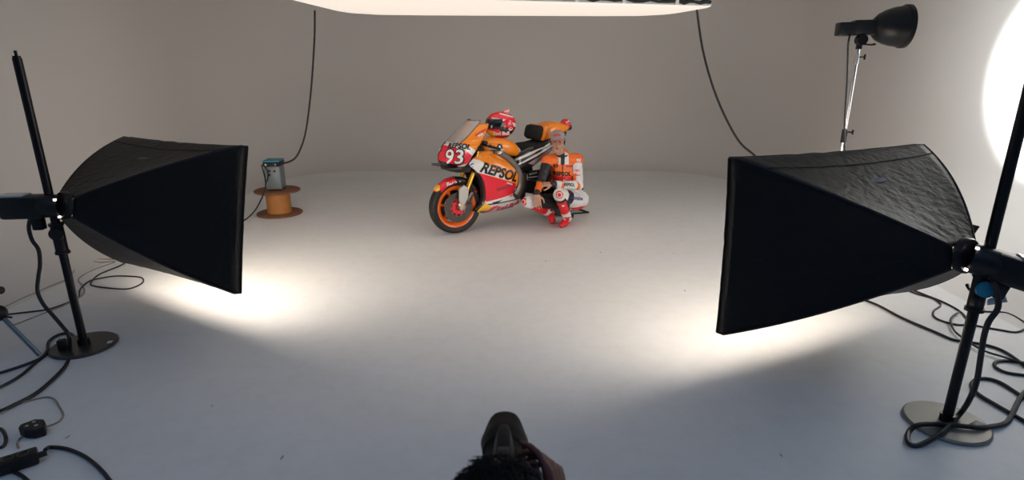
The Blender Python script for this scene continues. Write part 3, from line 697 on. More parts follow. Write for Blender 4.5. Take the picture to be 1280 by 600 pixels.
# nose cowl, windscreen
NZ = [(.735, .06, -.04, .11), (.75, .115, -.05, .145), (.78, .148, -.07, .175), (.82, .158, -.09, .195), (.86, .152, -.11, .205), (.90, .134, -.14, .212), (.94, .108, -.165, .216), (.97, .082, -.19, .215), (1.0, .048, -.215, .212), (1.03, .012, -.24, .205), (1.06, -.018, -.265, .196), (1.09, -.048, -.29, .186), (1.12, -.078, -.315, .172), (1.15, -.11, -.34, .154), (1.18, -.145, -.355, .136), (1.21, -.185, -.365, .115)]
def cow(r, t):     # t -1..1 around the nose
    z, xn, xr, w_ = r; a = t*PI/2; ca, sa = math.cos(a), math.sin(a)
    return V((xr+(xn-xr)*abs(ca)**.85, w_*math.copysign(abs(sa)**.8, sa), z))
noseL = [(WHITE, P([(545, 178), (560, 175), (584, 182), (597, 190), (604, 202), (596, 214), (545, 214)], .19)),
         (RED, P([(545, 184), (557, 181.5), (580, 187.5), (594, 199), (590, 202), (572, 208.5), (545, 206)], .17)),
         (BLACK, P([(545, 199.5), (556, 202.5), (570, 203.5), (572, 214), (545, 214)], .12))]
M['nose'] = livery('nose_paint', ORANGE, noseL, .28)
b = MB(); T = [i/20-1 for i in range(41)]
b.rings([[cow(r, t) for t in T] for r in NZ[:9]], False, False); nose = b.build('nose_cowl', M['nose'], bike)
m = nose.modifiers.new('s', 'SOLIDIFY'); m.thickness = .004
for s in (1, -1):
    Ts = [s*(.60+.40*i/10) for i in range(11)]; b = MB(); top = []
    for k, r in enumerate(NZ[8:15]): top.append([cow(r, s*((.45+.035*k)+(1-.45-.035*k)*i/10)) for i in range(11)])
    b.rings(top, False, False); o = b.build('cowl_side', M['orange'], bike); m = o.modifiers.new('s', 'SOLIDIFY'); m.thickness = .005
    q = .5*(top[5][4]+top[3][4]); 
    lettering('SHINDENGEN', (-.235, s*.2, 1.105), (-1*s, 0, .42*s), (.15, s, .3), .026, M['red'], o, o, bold=.001, lift=.005)
    lettering('NGK', (-.22, s*.2, 1.075), (-1*s, 0, .42*s), (.15, s, .3), .032, M['white'], o, o, bold=.002, lift=.005)
M['screen'] = mat('screen', (.50, .50, .49), .08, trans=0, alpha=.62, spec=.8)
b = MB(); b.rings([[cow(r, t*(.46+.035*k)*1.0) for t in T] for k, r in enumerate(NZ[8:])], False, False)
ws = b.build('windscreen', M['screen'], bike); ws['label'] = 'clear smoked windscreen'
b = MB(); b.tube([cow(r, .46+.035*k) for k, r in enumerate(NZ[8:])]+[cow(NZ[-1], t*.7) for t in (.6, .3, 0, -.3, -.6)]+[cow(r, -(.46+.035*k)) for k, r in list(enumerate(NZ[8:]))[::-1]], .004, 6); b.build('screen_edge', M['blackpaint'], ws)
Nn = V((math.cos(.75), math.sin(.75), 0))
for s in (1, -1):
    N = V((math.cos(.80), s*math.sin(.80), .0)); U = (-N).cross(V((0, 0, 1)))
    lettering('93', (cow(NZ[4], s*.50)+V((0, 0, -.008))), U, N, .215, M['blackpaint'], nose, nose, bold=.012, shear=.12, lift=.005, sx=1.0)
    lettering('93', (cow(NZ[4], s*.50)+V((0, 0, -.006))), U, N, .205, M['white'], nose, nose, bold=.003, shear=.12, lift=.008, sx=1.0)
    N = V((math.cos(.95), s*math.sin(.95), .3)); U = (-N).cross(V((0, 0, 1)))
    lettering('REPSOL', (cow(NZ[7], s*.47)), U+V((0, 0, -.10*s)), N, .075, M['blackpaint'], nose, nose, bold=.003, shear=.15, lift=.006, sx=.95)
# instrument shelf seen through the screen
b = MB(); b.box((-.16, 0, 1.0), (.12, .18, .05), Matrix.Rotation(.5, 3, 'Y'), .012); b.build('dash', M['black_plastic'], bike)
# winglets
for s in (1, -1):
    b = MB(); b.prism([(.12, .06), (.195, .13), (.17, .20), (.02, .22), (-.02, .12)], (0, 0, .725), (1, 0, .06), (0, s, .05), (0, 0, 1), .012); o = b.build('winglet', M['carbon'], bike, False)
    bv = o.modifiers.new('b', 'BEVEL'); bv.width = .004
b = MB(); rr = []
for x, w_, h_ in ((.13, .06, .02), (.09, .11, .035), (.02, .14, .05), (-.12, .17, .06)):
    rr.append([V((x, y*w_, .735+z*h_)) for y, z in ((-1, 0), (-.8, 1), (.8, 1), (1, 0), (.7, -1), (-.7, -1))])
b.rings(rr); b.build('air_intake', M['carbon'], bike, False)

# dark inner panels behind the front wheel: radiator and shroud
b = MB(); b.box((-.335, 0, .52), (.05, .36, .36), Matrix.Rotation(.15, 3, 'Y'), .008); rad = b.build('radiator', M['carbon'], bike)
b = MB()
for k in range(14): b.box((-.308+.0, 0, .37+k*.022), (.006, .33, .006), None)
o = b.build('radiator_fin', M['dark_alu'], rad, False); o['kind'] = 'stuff'
for s in (1, -1):
    b = MB(); rr = []
    for z, xf, xr in rows[2:13]:
        y = hwid[z]*.76; rr.append([V((xf+.03, s*(y*.62), z)), V((xf+.015, s*(y*.85), z)), V((xf-.005, s*y, z)), V((xf-.06, s*(y+.012), z))])
    b.rings(rr, False, False); o = b.build('inner_panel', M['carbon'], bike); m = o.modifiers.new('s', 'SOLIDIFY'); m.thickness = .005

# tank
M['tank'] = livery('tank_paint', ORANGE, [(WHITE, [(-.68, 1.1), (-.78, 1.1), (-.9, .8), (-.76, .8)]), (BLACK, ('e', bs(624, 184, .18)[0], bs(624, 184, .18)[1], .036, .036)), (WHITE, ('e', bs(624, 184, .18)[0], bs(624, 184, .18)[1], .012, .022))], .28)
b = MB(); rr = []
for x, zt, zb, w_ in ((-.225, .95, .90, .05), (-.24, .99, .86, .10), (-.30, 1.02, .84, .155), (-.38, 1.025, .82, .185), (-.48, 1.02, .80, .198), (-.58, 1.01, .80, .198), (-.66, .99, .80, .18), (-.73, .94, .79, .15), (-.79, .88, .78, .12), (-.82, .84, .79, .09)):
    row = []
    for k in range(32):
        a = 2*PI*k/32; ca, sa = math.cos(a), math.sin(a); zc = (zt+zb)/2; hz = (zt-zb)/2
        row.append(V((x, w_*math.copysign(abs(ca)**.6, ca), zc+hz*math.copysign(abs(sa)**.75, sa))))
    rr.append(row)
b.rings(rr); tank = b.build('fuel_tank', M['tank'], bike); m = tank.modifiers.new('u', 'SUBSURF'); m.levels = m.render_levels = 1
# orange shoulder panels under the tank
for s in (1, -1):
    b = MB(); rr = []
    for x, zt, zb, y in ((-.20, .90, .80, .20), (-.30, .90, .78, .222), (-.42, .88, .74, .235), (-.54, .83, .69, .243), (-.64, .76, .63, .245), (-.70, .68, .58, .240)):
        rr.append([V((x, s*(y-.03*(1-v)), zb+(zt-zb)*(1-v))) for v in (0, .33, .66, 1)])
    b.rings(rr, False, False); o = b.build('shoulder_panel', M['orange'], bike); m = o.modifiers.new('s', 'SOLIDIFY'); m.thickness = .006
# frame spars: curved aluminium beams
M['spar'] = mat('spar', (.17, .145, .13), .38, .75)
for s in (1, -1):
    pts = [(*bs(px, py, .235), w_) for px, py, w_ in ((618, 190, .022), (624, 190.5, .03), (632, 195, .032), (640, 202, .034), (646.5, 211, .037), (650.5, 222, .042), (651, 234, .05), (646, 244, .055))]
    C_ = spline([V((x, .225+.02*math.sin(i), z)) for i, (x, z, _) in enumerate(pts)], 3)
    b = MB(); rr = []
    for i, p in enumerate(C_):
        wv = pts[min(i//3, len(pts)-1)][2]; d = (C_[min(i+1, len(C_)-1)]-C_[max(0, i-1)]).normalized(); n_ = V((-d.z, 0, d.x))
        y0 = .232
        rr.append([V((p.x, s*y0, p.z))+n_*wv*q+V((0, s*t_, 0)) for q, t_ in ((-1, -.02), (-1, .012), (-.6, .024), (.6, .024), (1, .012), (1, -.02))])
    b.rings(rr); fs = b.build('frame_spar', M['spar'], bike)
    x, z = bs(623.5, 190.5, .24)
    b = MB(); b.ell((x, s*.262, z), (.035, .022, .018), Matrix.Rotation(.2, 3, 'Y')); b.build('spar_cap', M['chrome'], fs)
# engine block and covers, airbox, rear subframe
b = MB(); b.box((-.66, 0, .46), (.34, .36, .34), Matrix.Rotation(-.1, 3, 'Y'), .03); b.box((-.56, 0, .64), (.26, .34, .20), None, .03); eng = b.build('engine', M['dark_alu'], bike)
for s in (1, -1):
    b = MB(); b.lathe((-.70, s*.17, .42), (0, s, 0), [(.01, .065), (.06, .065), (.085, .05), (.095, .02), (.10, 0)], 28); b.build('clutch_cover', M['carbon'], eng)
    # foot peg hanger and peg
    b = MB(); b.prism(bl([(661, 214), (679, 212), (679, 217), (672, 226), (662, 225)], .2), (0, s*.17, 0), (1, 0, 0), (0, 0, 1), (0, s, 0), .02); hg = b.build('rear_set_plate', M['black_metal'], bike, False)
    b = MB(); b.tube([(-.96, s*.19, .44), (-.96, s*.30, .44)], .013, 10); b.build('foot_peg', M['alu'], hg)
    b = MB(); b.box((-.90, s*.198, .60), (.11, .012, .02), Matrix.Rotation(.1, 3, 'Y'), .003); b.box((-.90, s*.198, .56), (.13, .012, .014), None, .003); b.build('heel_guard', M['alu'], hg)
b = MB(); rr = []
for x, z, h_, y in ((-.72, .46, .07, .13), (-.9, .44, .075, .14), (-1.1, .40, .06, .15), (-1.3, .345, .045, .15), (-1.47, .32, .04, .15)):
    rr.append([(x, z, h_, y)])
for s in (1, -1):
    b.rings([[V((x, s*y, z-h_)), V((x, s*(y-.035), z-h_)), V((x, s*(y-.035), z+h_)), V((x, s*y, z+h_))] for [(x, z, h_, y)] in rr])
b.box((-.80, 0, .46), (.12, .28, .13), None, .01); b.build('swingarm', M['black_metal'], bike, False)
b = MB(); b.tube([(-.78, .125, .50), (-1.435, .125, .42)], .009, 8); b.tube([(-.78, .125, .40), (-1.435, .125, .222)], .009, 8); b.build('chain', M['dark_alu'], bike)
b = MB(); b.box((-.83, 0, .68), (.26, .20, .26), Matrix.Rotation(.3, 3, 'Y'), .04); b.build('airbox', M['black_plastic'], bike)
b = MB(); b.tube(spline([(-.62, -.12, .28), (-.9, -.16, .26), (-1.05, -.19, .34), (-1.2, -.2, .42)], 6), [.03]*12+[.04]*7, 14, False); b.build('exhaust_pipe', M['dark_alu'], bike)

# seat, seat pad, tail
b = MB(); rr = []
for x, zt, zb, w_ in ((-.75, .86, .83, .07), (-.79, .905, .82, .11), (-.88, .925, .83, .145), (-.98, .925, .84, .165), (-1.08, .94, .86, .16), (-1.17, .97, .89, .14), (-1.20, .965, .90, .12)):
    rr.append([V((x, w_*math.copysign(abs(math.cos(a))**.6, math.cos(a)), (zt+zb)/2+(zt-zb)/2*math.copysign(abs(math.sin(a))**.7, math.sin(a)))) for a in [2*PI*k/24 for k in range(24)]])
b.rings(rr); b.build('seat', M['seatfoam'], bike)
M['tail'] = livery('tail_paint', BLACK, [(WHITE, P([(640, 201), (643, 203.5), (662, 193.5), (690, 180.5), (690, 178.5), (660, 191)], .15)),
                                        (WHITE, P([(645, 206), (648, 208), (670, 195), (692, 184), (692, 180.5), (668, 193)], .15)),
                                        ((.42, .40, .38), P([(659, 204), (668, 206.5), (682, 196), (692, 184), (686, 187)], .15)),
                                        (RED, P([(686, 192), (699, 178), (700, 186), (690, 197)], .15))], .3)
for s in (1, -1):
    b = MB(); rr = []
    for x, zt, zb, y in ((-.69, .79, .60, .15), (-.76, .85, .62, .165), (-.86, .89, .64, .17), (-.98, .90, .70, .17), (-1.10, .93, .77, .165), (-1.22, .97, .84, .15), (-1.36, 1.02, .92, .12), (-1.46, 1.05, .98, .08)):
        rr.append([V((x, s*(y-.03*abs(v-.4)), zb+(zt-zb)*v)) for v in (0, .2, .4, .6, .8, 1)])
    b.rings(rr, False, False); o = b.build('tail_side', M['tail'], bike); m = o.modifiers.new('s', 'SOLIDIFY'); m.thickness = .008
b = MB(); rr = []
for x, zt, zb, w_ in ((-1.10, 1.06, .92, .10), (-1.13, 1.12, .92, .135), (-1.20, 1.15, .93, .145), (-1.30, 1.15, .96, .135), (-1.40, 1.13, 1.0, .11), (-1.48, 1.10, 1.03, .085), (-1.53, 1.08, 1.05, .05)):
    rr.append([V((x, w_*math.copysign(abs(math.cos(a))**.7, math.cos(a)), (zt+zb)/2+(zt-zb)/2*math.copysign(abs(math.sin(a))**.7, math.sin(a)))) for a in [2*PI*k/24 for k in range(24)]])
b.rings(rr); o = b.build('tail_cowl', M['orange'], bike); m = o.modifiers.new('u', 'SUBSURF'); m.levels = m.render_levels = 1
c = V((-1.045, 0, 1.035)); b = MB(); b.box(c, (.11, .29, .165), Matrix.Rotation(-.25, 3, 'Y'), .045); sp_ = b.build('seat_hump_pad', M['seatfoam'], bike)
b = MB(); b.box(c+V((-.045, 0, .0)), (.05, .31, .175), Matrix.Rotation(-.25, 3, 'Y'), .02); b.build('pad_mount', M['orange'], bike)
b = MB(); b.ell((-1.50, 0, 1.10), (.06, .075, .065)); tt = b.build('tail_tip', M['red'], bike)
b = MB(); b.lathe((-1.47, 0, 1.06), (-1, 0, .2), [(.02, 0), (.045, .02), (.05, .09), (.042, .095), (.036, .05)], 20); b.build('exhaust_outlet', M['black_metal'], tt)
b = MB(); b.box((-1.49, .055, 1.13), (.05, .012, .02), Matrix.Rotation(.5, 3, 'Y'), .003); b.build('stripe', M['white'], tt)

# handlebars and levers
for s in (1, -1):
    r0 = V((-.27, s*.12, .965)); r1 = V((-.37, s*.36, .925))
    b = MB(); b.tube([r0, r1], .011, 10); hb = b.build('handlebar', M['black_metal'], bike)
    d = (r1-r0).normalized(); b = MB(); b.tube([r0+d*.12, r1], .017, 12); b.tube([r0+d*.115, r0+d*.12], .024, 12); b.build('grip', M['rubber'], hb)
    b = MB(); b.tube([r1, r1+d*.03], .015, 12); b.build('bar_end', M['chrome'], hb)
    b = MB(); b.tube(spline([r0+d*.10+V((.03, 0, 0)), r0+d*.18+V((.06, 0, .0)), r1+V((.05, 0, 0))], 4), .006, 8); b.build('lever', M['alu'], hb)
    b = MB(); b.tube(spline([r1+V((.0, 0, 0)), r1+V((.07, s*.015, 0)), r1+V((.11, -s*.03, 0))], 5), .007, 8); b.build('lever_guard', M['carbon'], hb)
    b = MB(); b.box(r0+d*.06+V((.01, 0, .03)), (.05, .05, .04), None, .01); b.build('switch_box', M['black_plastic'], hb)
x, z = bs(597.5, 193, .18)
for s in (1, -1): b = MB(); b.tube([(x+.012, s*.17, z-.03), (x-.008, s*.17, z+.03)], .012, 10); b.build('fork_cap', M['gold'], bike)
b = MB(); b.box((-.24, 0, .86), (.14, .30, .18), None, .03); b.build('wiring_box', M['black_plastic'], bike)

# paddock stand holding the rear wheel
ps = thing('paddock_stand', 'dark tubular paddock stand under the rear wheel, partly hidden by the crouching rider', 'motorcycle stand', BO, BA)
b = MB()
for s in (1, -1): b.tube([(-1.435, s*.17, .30), (-1.46, s*.19, .05), (-1.75, s*.19, .03)], .012, 10)
b.tube([(-1.75, -.19, .03), (-1.75, .19, .03)], .012, 10); b.build('tube_frame', M['black_metal'], ps)
for s in (1, -1): b = MB(); b.tube([(-1.46, s*.20, .03), (-1.46, s*.225, .03)], .03, 14); b.build('roller', M['rubber'], ps)

# ------------------------------------------------------------------ helmet on the tank
hc = V((-.585, .0, 1.135)); hw_ = BO+FWD*hc.x+LFT*hc.y+V((0, 0, hc.z))
helm = thing('racing_helmet', 'red and white racing helmet with dark visor standing on the tank', 'helmet', (hw_.x, hw_.y, hw_.z-.135), BA-.30); helm.scale = (1.1, 1.1, 1.06)
hl = [((.78, .76, .74), [(-.02, .20), (.10, .215), (.10, .19), (-.10, .175)]), (BLACK, [(-.13, .115), (-.03, .12), (.02, .06), (-.11, .05)]),
      (RED, ('e', -.04, .165, .035, .03)), ((.8, .78, .75), ('e', -.085, .10, .025, .02)), (YEL, [(.06, .07), (.14, .09), (.14, -.02), (.075, -.02)]),
      ((.85, .8, .8), [(-.12, .222), (.02, .262), (.02, .25), (-.12, .208)]), (BLACK, [(-.17, .0), (.08, .0), (.08, .018), (-.17, .018)]), (BLACK, [(.0, .16), (.05, .165), (.03, .075), (-.02, .065)]), ((.8, .78, .75), [(-.15, .15), (-.10, .165), (-.12, .12), (-.16, .11)]), (BLACK, [(-.17, .05), (-.12, .07), (-.10, .03), (-.16, .02)]), ((.85, .8, .8), [(-.10, .25), (-.02, .275), (-.02, .268), (-.11, .238)])]
M['helmet'] = livery('helmet_paint', RED, hl, .2)
M['visor'] = mat('visor', (.012, .013, .014), .12, coat=1)
def hshell(th, ph, k=1):   # th around from the front, ph up
    q = math.cos(ph)**.9 if math.cos(ph) > 0 else 0
    x = (.150 if math.cos(th) > 0 else .165)*math.cos(th)*q; y = .122*math.sin(th)*q; z = .135+.135*math.sin(ph)*(1 if ph > 0 else 1.0)
    if ph < 0: x *= 1+.18*math.sin(-ph)*(1 if math.cos(th) > 0 else -.35)
    return V((x*k, y*k, .135+(z-.135)*k))
b = MB(); rr = []
for i in range(25):
    ph = -PI/2*.72+(PI/2+PI/2*.72)*i/24; rr.append([hshell(2*PI*j/48, ph) for j in range(48)])
b.rings(rr, True, True); hs = b.build('shell', M['helmet'], helm)
b = MB(); b.rings([[hshell(math.radians(-88+176*j/30), math.radians(-14+44*i/10), 1.025) for j in range(31)] for i in range(11)], False, False)
vs = b.build('visor', M['visor'], helm); m = vs.modifiers.new('s', 'SOLIDIFY'); m.thickness = .003
b = MB(); b.tube([hshell(2*PI*j/48, -PI/2*.70, 1.01) for j in range(49)], .006, 6); b.build('rim_trim', M['rubber'], helm)
for s in (1, -1): b = MB(); b.lathe((.0, s*.118, .15), (0, s, 0), [(.002, .012), (.02, .012), (.024, 0)], 18); b.build('visor_pivot', M['blackpaint'], vs)
lettering('Red Bull', (.05, .2, .055), (-1, 0, 0), (.35, 1, 0), .050, M['white'], hs, hs, bold=.003, lift=.003)
lettering('93', (-.10, .2, .12), (-1, 0, 0), (-.3, 1, 0), .07, M['red'], hs, hs, bold=.003, lift=.003)
b = MB(); b.prism([(-.035, 0), (.04, 0), (.02, .018), (-.03, .022)], (-.06, -.02, .262), (1, 0, -.2), (0, 0, 1), (0, 1, 0), .04); b.build('top_spoiler', M['red'], helm, False)

# ------------------------------------------------------------------ people
def hand(mb, wr, d, pn, side, curl=.35, sc=1.0, thumb=.5, spread=.05):
    """wr wrist, d towards the knuckles, pn out of the palm, side = where the thumb sits"""
    wr = V(wr); d = V(d).normalized(); pn = (V(pn)-d*V(pn).dot(d)).normalized(); sd = (V(side)-d*V(side).dot(d)); sd = (sd-pn*sd.dot(pn)).normalized()
    kn = []
    for i in range(4):
        off = (.033-.022*i)*sc; k = wr+d*(.092-.004*abs(i-1.2))*sc+sd*off; kn.append(k)
        mb.cap(wr+d*.012*sc+sd*off*.7, .0165*sc, k, .0115*sc, 10)
    mb.cap(wr-d*.01, .024*sc, wr+d*.03*sc, .024*sc, 12)
    for i, L in enumerate((.072, .080, .074, .058)):
        L *= sc; p = kn[i]; c = curl if not isinstance(curl, (list, tuple)) else curl[i]
        dd = (d+sd*spread*(1.2-i)).normalized()
        for j, (fr, r0, r1) in enumerate(((.45, .0095, .0085), (.31, .0085, .0078), (.24, .0078, .0065))):
            ang = c*(j+1)*.9; q = (dd*math.cos(ang)+pn*math.sin(ang)).normalized(); e = p+q*L*fr
            mb.cap(p, r0*sc, e, r1*sc, 10); p = e
    p0 = wr+d*.022*sc+sd*.022*sc; p1 = p0+(d*.5+sd*.75+pn*.25*(1+thumb)).normalized()*.040*sc; p2 = p1+(d*.85+sd*.35+pn*thumb*.6).normalized()*.034*sc; p3 = p2+(d*.95+sd*.05+pn*thumb*.8).normalized()*.026*sc
    mb.cap(p0, .0155*sc, p1, .0115*sc, 10); mb.cap(p1, .011*sc, p2, .0098*sc, 10); mb.cap(p2, .0098*sc, p3, .0085*sc, 10)

def head(mb, c, f, u, s=1.0):
    c = V(c); f = V(f).normalized(); r = f.cross(V(u)).normalized(); u = r.cross(f).normalized(); R = Matrix([r, f, u]).transposed()
    P = lambda x, y, z: c+(r*x+f*y+u*z)*s
    E = lambda p, rad, n=16, m=10: mb.ell(P(*p), [q*s for q in rad], R, n, m)
    E((0, -.012, .030), (.076, .096, .092)); E((0, .022, -.045), (.058, .066, .072)); E((0, .060, -.100), (.026, .022, .020), 12, 8)
    E((.034, .045, -.072), (.028, .040, .032), 12, 8); E((-.034, .045, -.072), (.028, .040, .032), 12, 8)
    E((0, .070, .030), (.050, .018, .016), 12, 8); E((.036, .060, -.018), (.022, .024, .020), 12, 8); E((-.036, .060, -.018), (.022, .024, .020), 12, 8)
    mb.cap(P(0, .086, .018), .008*s, P(0, .108, -.024), .011*s, 10); mb.cap(P(-.010, .094, -.028), .007*s, P(.010, .094, -.028), .007*s, 8)
    E((0, .082, -.058), (.021, .012, .010), 12, 8)
    for q in (-1, 1): E((q*.077, -.012, -.005), (.009, .018, .030), 10, 8)
    return P, R, r, f, u
def face_bits(t, P, R, s=1.0):
    for q in (-1, 1):
        b = MB(); b.ell(P(q*.030, .0765, .006), (.0135*s, .0085*s, .0075*s), R, 14, 8); e = b.build('eye', M['eye'], t)
        b = MB(); b.ell(P(q*.030, .0835, .006), (.0060*s, .003*s, .0060*s), R, 12, 8); b.build('iris', M['iris'], e)
        b = MB(); b.tube([P(q*.014, .0875, .0235), P(q*.030, .088, .0275), P(q*.046, .078, .024)], [.0032*s, .0038*s, .0022*s], 8); b.build('eyebrow', M['hair'], t)
        b = MB(); b.tube([P(q*.017, .082, .012), P(q*.030, .086, .0148), P(q*.043, .078, .011)], [.0022*s]*3, 8); b.build('eyelid', M['iris'], e)
    b = MB(); b.tube([P(-.023, .083, -.0595), P(-.010, .0925, -.0565), P(0, .094, -.058), P(.010, .0925, -.0565), P(.023, .083, -.0595)], [.0018*s, .0045*s, .0045*s, .0045*s, .0018*s], 8)
    b.tube([P(-.018, .084, -.0640), P(0, .0935, -.0665), P(.018, .084, -.0640)], [.002*s, .0052*s, .002*s], 8); b.build('lips', M['lip'], t)
def seg_u(p, a, b):
    d = b-a; return max(0, min(1, (p-a).dot(d)/max(d.length_squared, 1e-9)))
def paint(me, mats, bones, rule):
    for m in mats: me.materials.append(m)
    for pl in me.polygons:
        c = pl.center; best = None
        for nme, a, ra, b, rb in bones:
            u = seg_u(c, a, b); dd = (c-(a+(b-a)*u)).length-(ra+(rb-ra)*u)
            if best is None or dd < best[0]: best = (dd, nme, u)
        pl.material_index = rule(best[1], best[2], c, pl.normal)
def link_mesh(name, me, parent): o = bpy.data.objects.new(name, me); C.objects.link(o); o.parent = parent; return o
def settle(t, base):
    """geometry was laid out in room coordinates: bring it to the thing's own origin"""
    def rec(o):
        for ch in o.children:
            if ch.type == 'MESH': ch.data.transform(Matrix.Translation(-base))
            rec(ch)
    bpy.context.view_layer.update(); rec(t); t.location = base

# ---- crouching rider
J = dict(pel=at(711, 248, 6.56), bel=at(707, 234, 6.53), che=at(703, 212, 6.49), upc=at(702, 200, 6.47), nk=at(699, 193, 6.45),
         ls=at(720, 200, 6.50), le=at(723, 232, 6.40), lw=at(691, 230, 6.20), rs=at(685, 201, 6.42), re=at(677, 226, 6.30), rw=at(671, 241, 6.10),
         lh=at(718, 251, 6.50), lk=at(699.5, 243, 6.17), la=at(709, 268, 6.345), rh=at(700, 251, 6.52), rk=at(661, 252, 6.20), ra=at(688, 268, 6.50))
J['la'].z = .115; J['ra'].z = .12
rb_ = [('torso', 'pel', .145, 'bel', .135), ('torso', 'bel', .135, 'che', .135), ('torso', 'che', .135, 'upc', .105), ('neck', 'upc', .09, 'nk', .066),
       ('shoulder', 'upc', .085, 'ls', .078), ('shoulder_r', 'upc', .085, 'rs', .072),
       ('arm_l', 'ls', .072, 'le', .056), ('fore_l', 'le', .054, 'lw', .040), ('arm_r', 'rs', .066, 're', .050), ('fore_r', 're', .050, 'rw', .036),
       ('thigh_l', 'lh', .105, 'lk', .070), ('shin_l', 'lk', .068, 'la', .050), ('thigh_r', 'rh', .10, 'rk', .066), ('shin_r', 'rk', .064, 'ra', .048)]
bones = [(n_, J[a], ra_, J[b_], rb2) for n_, a, ra_, b_, rb2 in rb_]
rider = thing('person', 'person in orange, white and red racing leathers and grey cap crouching beside the motorcycle', 'person')
hcn = at(697, 177.5, 6.41); hf = V((-.10, -1, -.02)); hu = V((-.05, -.05, 1))
# body
mb = MB()
for n_, a, ra_, b_, r2 in bones: mb.cap(a, ra_-.014, b_, r2-.012, 14)
mb.cap(J['upc']+V((0, 0, .02)), .060, hcn+V((0, .015, -.06)), .052, 14)
HP, HR, hr_, hf_, hu_ = head(mb, hcn, hf, hu)
lhd = V((-1, -.10, -.02)); hand(mb, J['lw']+lhd*.01, lhd, V((0, .35, -1)), V((.1, -1, .2)), [.35, .4, .42, .5])
rhd = V((.08, -.12, -1)); hand(mb, J['rw']+V((0, -.01, -.015)), rhd, V((.25, 1, 0)), V((1, -.2, 0)), [.18, .15, .2, .28])
me = remesh(mb, .0052, 'body', 3); me.materials.append(M['skin'])
body = link_mesh('body', me, rider)
face_bits(rider, HP, HR)
# suit
mb = MB()
for n_, a, ra_, b_, r2 in bones:
    if n_ == 'neck': mb.cap(a, ra_, a.lerp(b_, .35), .072, 14); continue
    mb.cap(a, ra_, b_, r2, 16)
mb.ell((J['lh']+J['pel'])/2+V((.05, .02, .0)), (.15, .13, .125), None, 20, 12)
mb.ell(J['upc']+V((.02, .085, .03)), (.08, .07, .09), None, 16, 10)        # aerodynamic hump
for q, s_ in (('ls', 1), ('rs', -1)): mb.ell(J[q]+V((.012*s_ if s_ > 0 else .006, -.01, .010)), (.073 if s_ > 0 else .062, .068, .064), None, 16, 10)
for q in ('lk', 'rk'): mb.ell(J[q]+V((0, -.012, 0)), (.072, .072, .075), None, 16, 10)
sm = remesh(mb, .0056, 'racing_suit', 2)
vn = [v.normal.copy() for v in sm.vertices]; nc = []
for v, n_ in zip(sm.vertices, vn):   # creases in the leather
    nc += list(v.co+n_*(noise.noise(v.co*16)*.006+noise.noise(V((v.co.x*9, v.co.y*9, v.co.z*42)))*.004))
sm.vertices.foreach_set('co', nc); sm.update()
SM = [mat('leather_white', (.74, .72, .70), .42, bump=.1, bscale=60), mat('leather_orange', (.92, .16, .015), .42, bump=.1, bscale=60), mat('leather_red', (.72, .015, .02), .42), mat('leather_black', (.014, .014, .016), .5, bump=.1, bscale=60)]
cx = J['che'].x
def rule(n_, u, c, nn):
    W_, O_, R_, K_ = 0, 1, 2, 3
    if n_ in ('torso', 'neck'):
        if n_ == 'neck': return K_
        x = c.x-cx; z = c.z-J['che'].z
        if z < -.20: return 0 if x > .02 else K_
        if abs(x+.02) > .13: return K_ if z < .06 else O_
        if z < -.13: return K_
        if z < -.055: return R_ if abs(x+.01) < .11 else K_
        if z > .075 and abs(x+.01) < .07 and c.y < J['che'].y-.03: return W_ if abs(x+.01) > .022 else K_
        if abs(x+.01) < .006: return K_
        return O_
    if n_ == 'shoulder': return O_ if (c-J['ls']).length > .055 or c.z > J['ls'].z else W_
    if n_ == 'shoulder_r': return O_
    if n_ == 'arm_l': return O_ if u < .16 or (.55 < u < .8 and c.x < J['le'].x-.03) else W_
    if n_ == 'fore_l': return O_ if u < .15 or .62 < u < .74 else (K_ if u > .93 else W_)
    if n_ == 'arm_r': return O_ if u < .22 else K_
    if n_ == 'fore_r': return K_ if u < .35 or u > .92 else O_
    if n_ == 'thigh_l':
        if u > .80: return W_
        return K_ if u > .50 or c.x < J['lh'].x-.07 else (R_ if c.z < J['lh'].z-.055 else W_)
    if n_ == 'shin_l':
        if u < .10: return W_
        if u < .2: return K_
        if u < .72: return R_ if abs(c.x-(J['lk'].lerp(J['la'], u)).x) < .048 else K_
        return W_
    if n_ == 'thigh_r': return K_ if u < .86 else W_
    if n_ == 'shin_r': return W_ if u < .14 else (R_ if u < .7 else W_)
    return W_
paint(sm, SM, bones, rule)
suit = link_mesh('racing_suit', sm, rider)
# zip and collar
b = MB(); b.tube([J['upc']+V((.035*math.cos(a)*1.9-.004, .045*math.sin(a)*1.7-.01, .062+.012*math.sin(a))) for a in [2*PI*k/20 for k in range(21)]], .012, 8); b.build('collar', SM[3], suit)
FR = (0, -1, 0)
lettering('REPSOL', J['che']+V((-.012, 0, -.028)), (1, 0, -.03), FR, .062, M['blackpaint'], suit, suit, bold=.003, lift=.004, sx=.95)
lettering('HONDA', J['che']+V((-.012, 0, -.10)), (1, 0, 0), FR, .026, M['white'], suit, suit, bold=.001, lift=.004)
lettering('Red Bull', J['che']+V((.07, 0, .055)), (1, 0, -.1), FR, .024, M['navy'], suit, suit, bold=.001, lift=.004)
lettering('93', J['che']+V((-.085, 0, .06)), (1, 0, .1), FR, .055, M['blackpaint'], suit, suit, bold=.002, lift=.004)
lettering('93', J['ls']+V((.02, 0, .005)), (1, 0, -.1), FR, .05, M['white'], suit, suit, bold=.002, lift=.004)
m_ = J['le'].lerp(J['lw'], .38); dv_ = J['le']-J['lw']
lettering('REPSOL', m_, dv_, (0, -1, .25), .045, M['blackpaint'], suit, suit, bold=.002, lift=.004)
m_ = J['ls'].lerp(J['le'], .48)
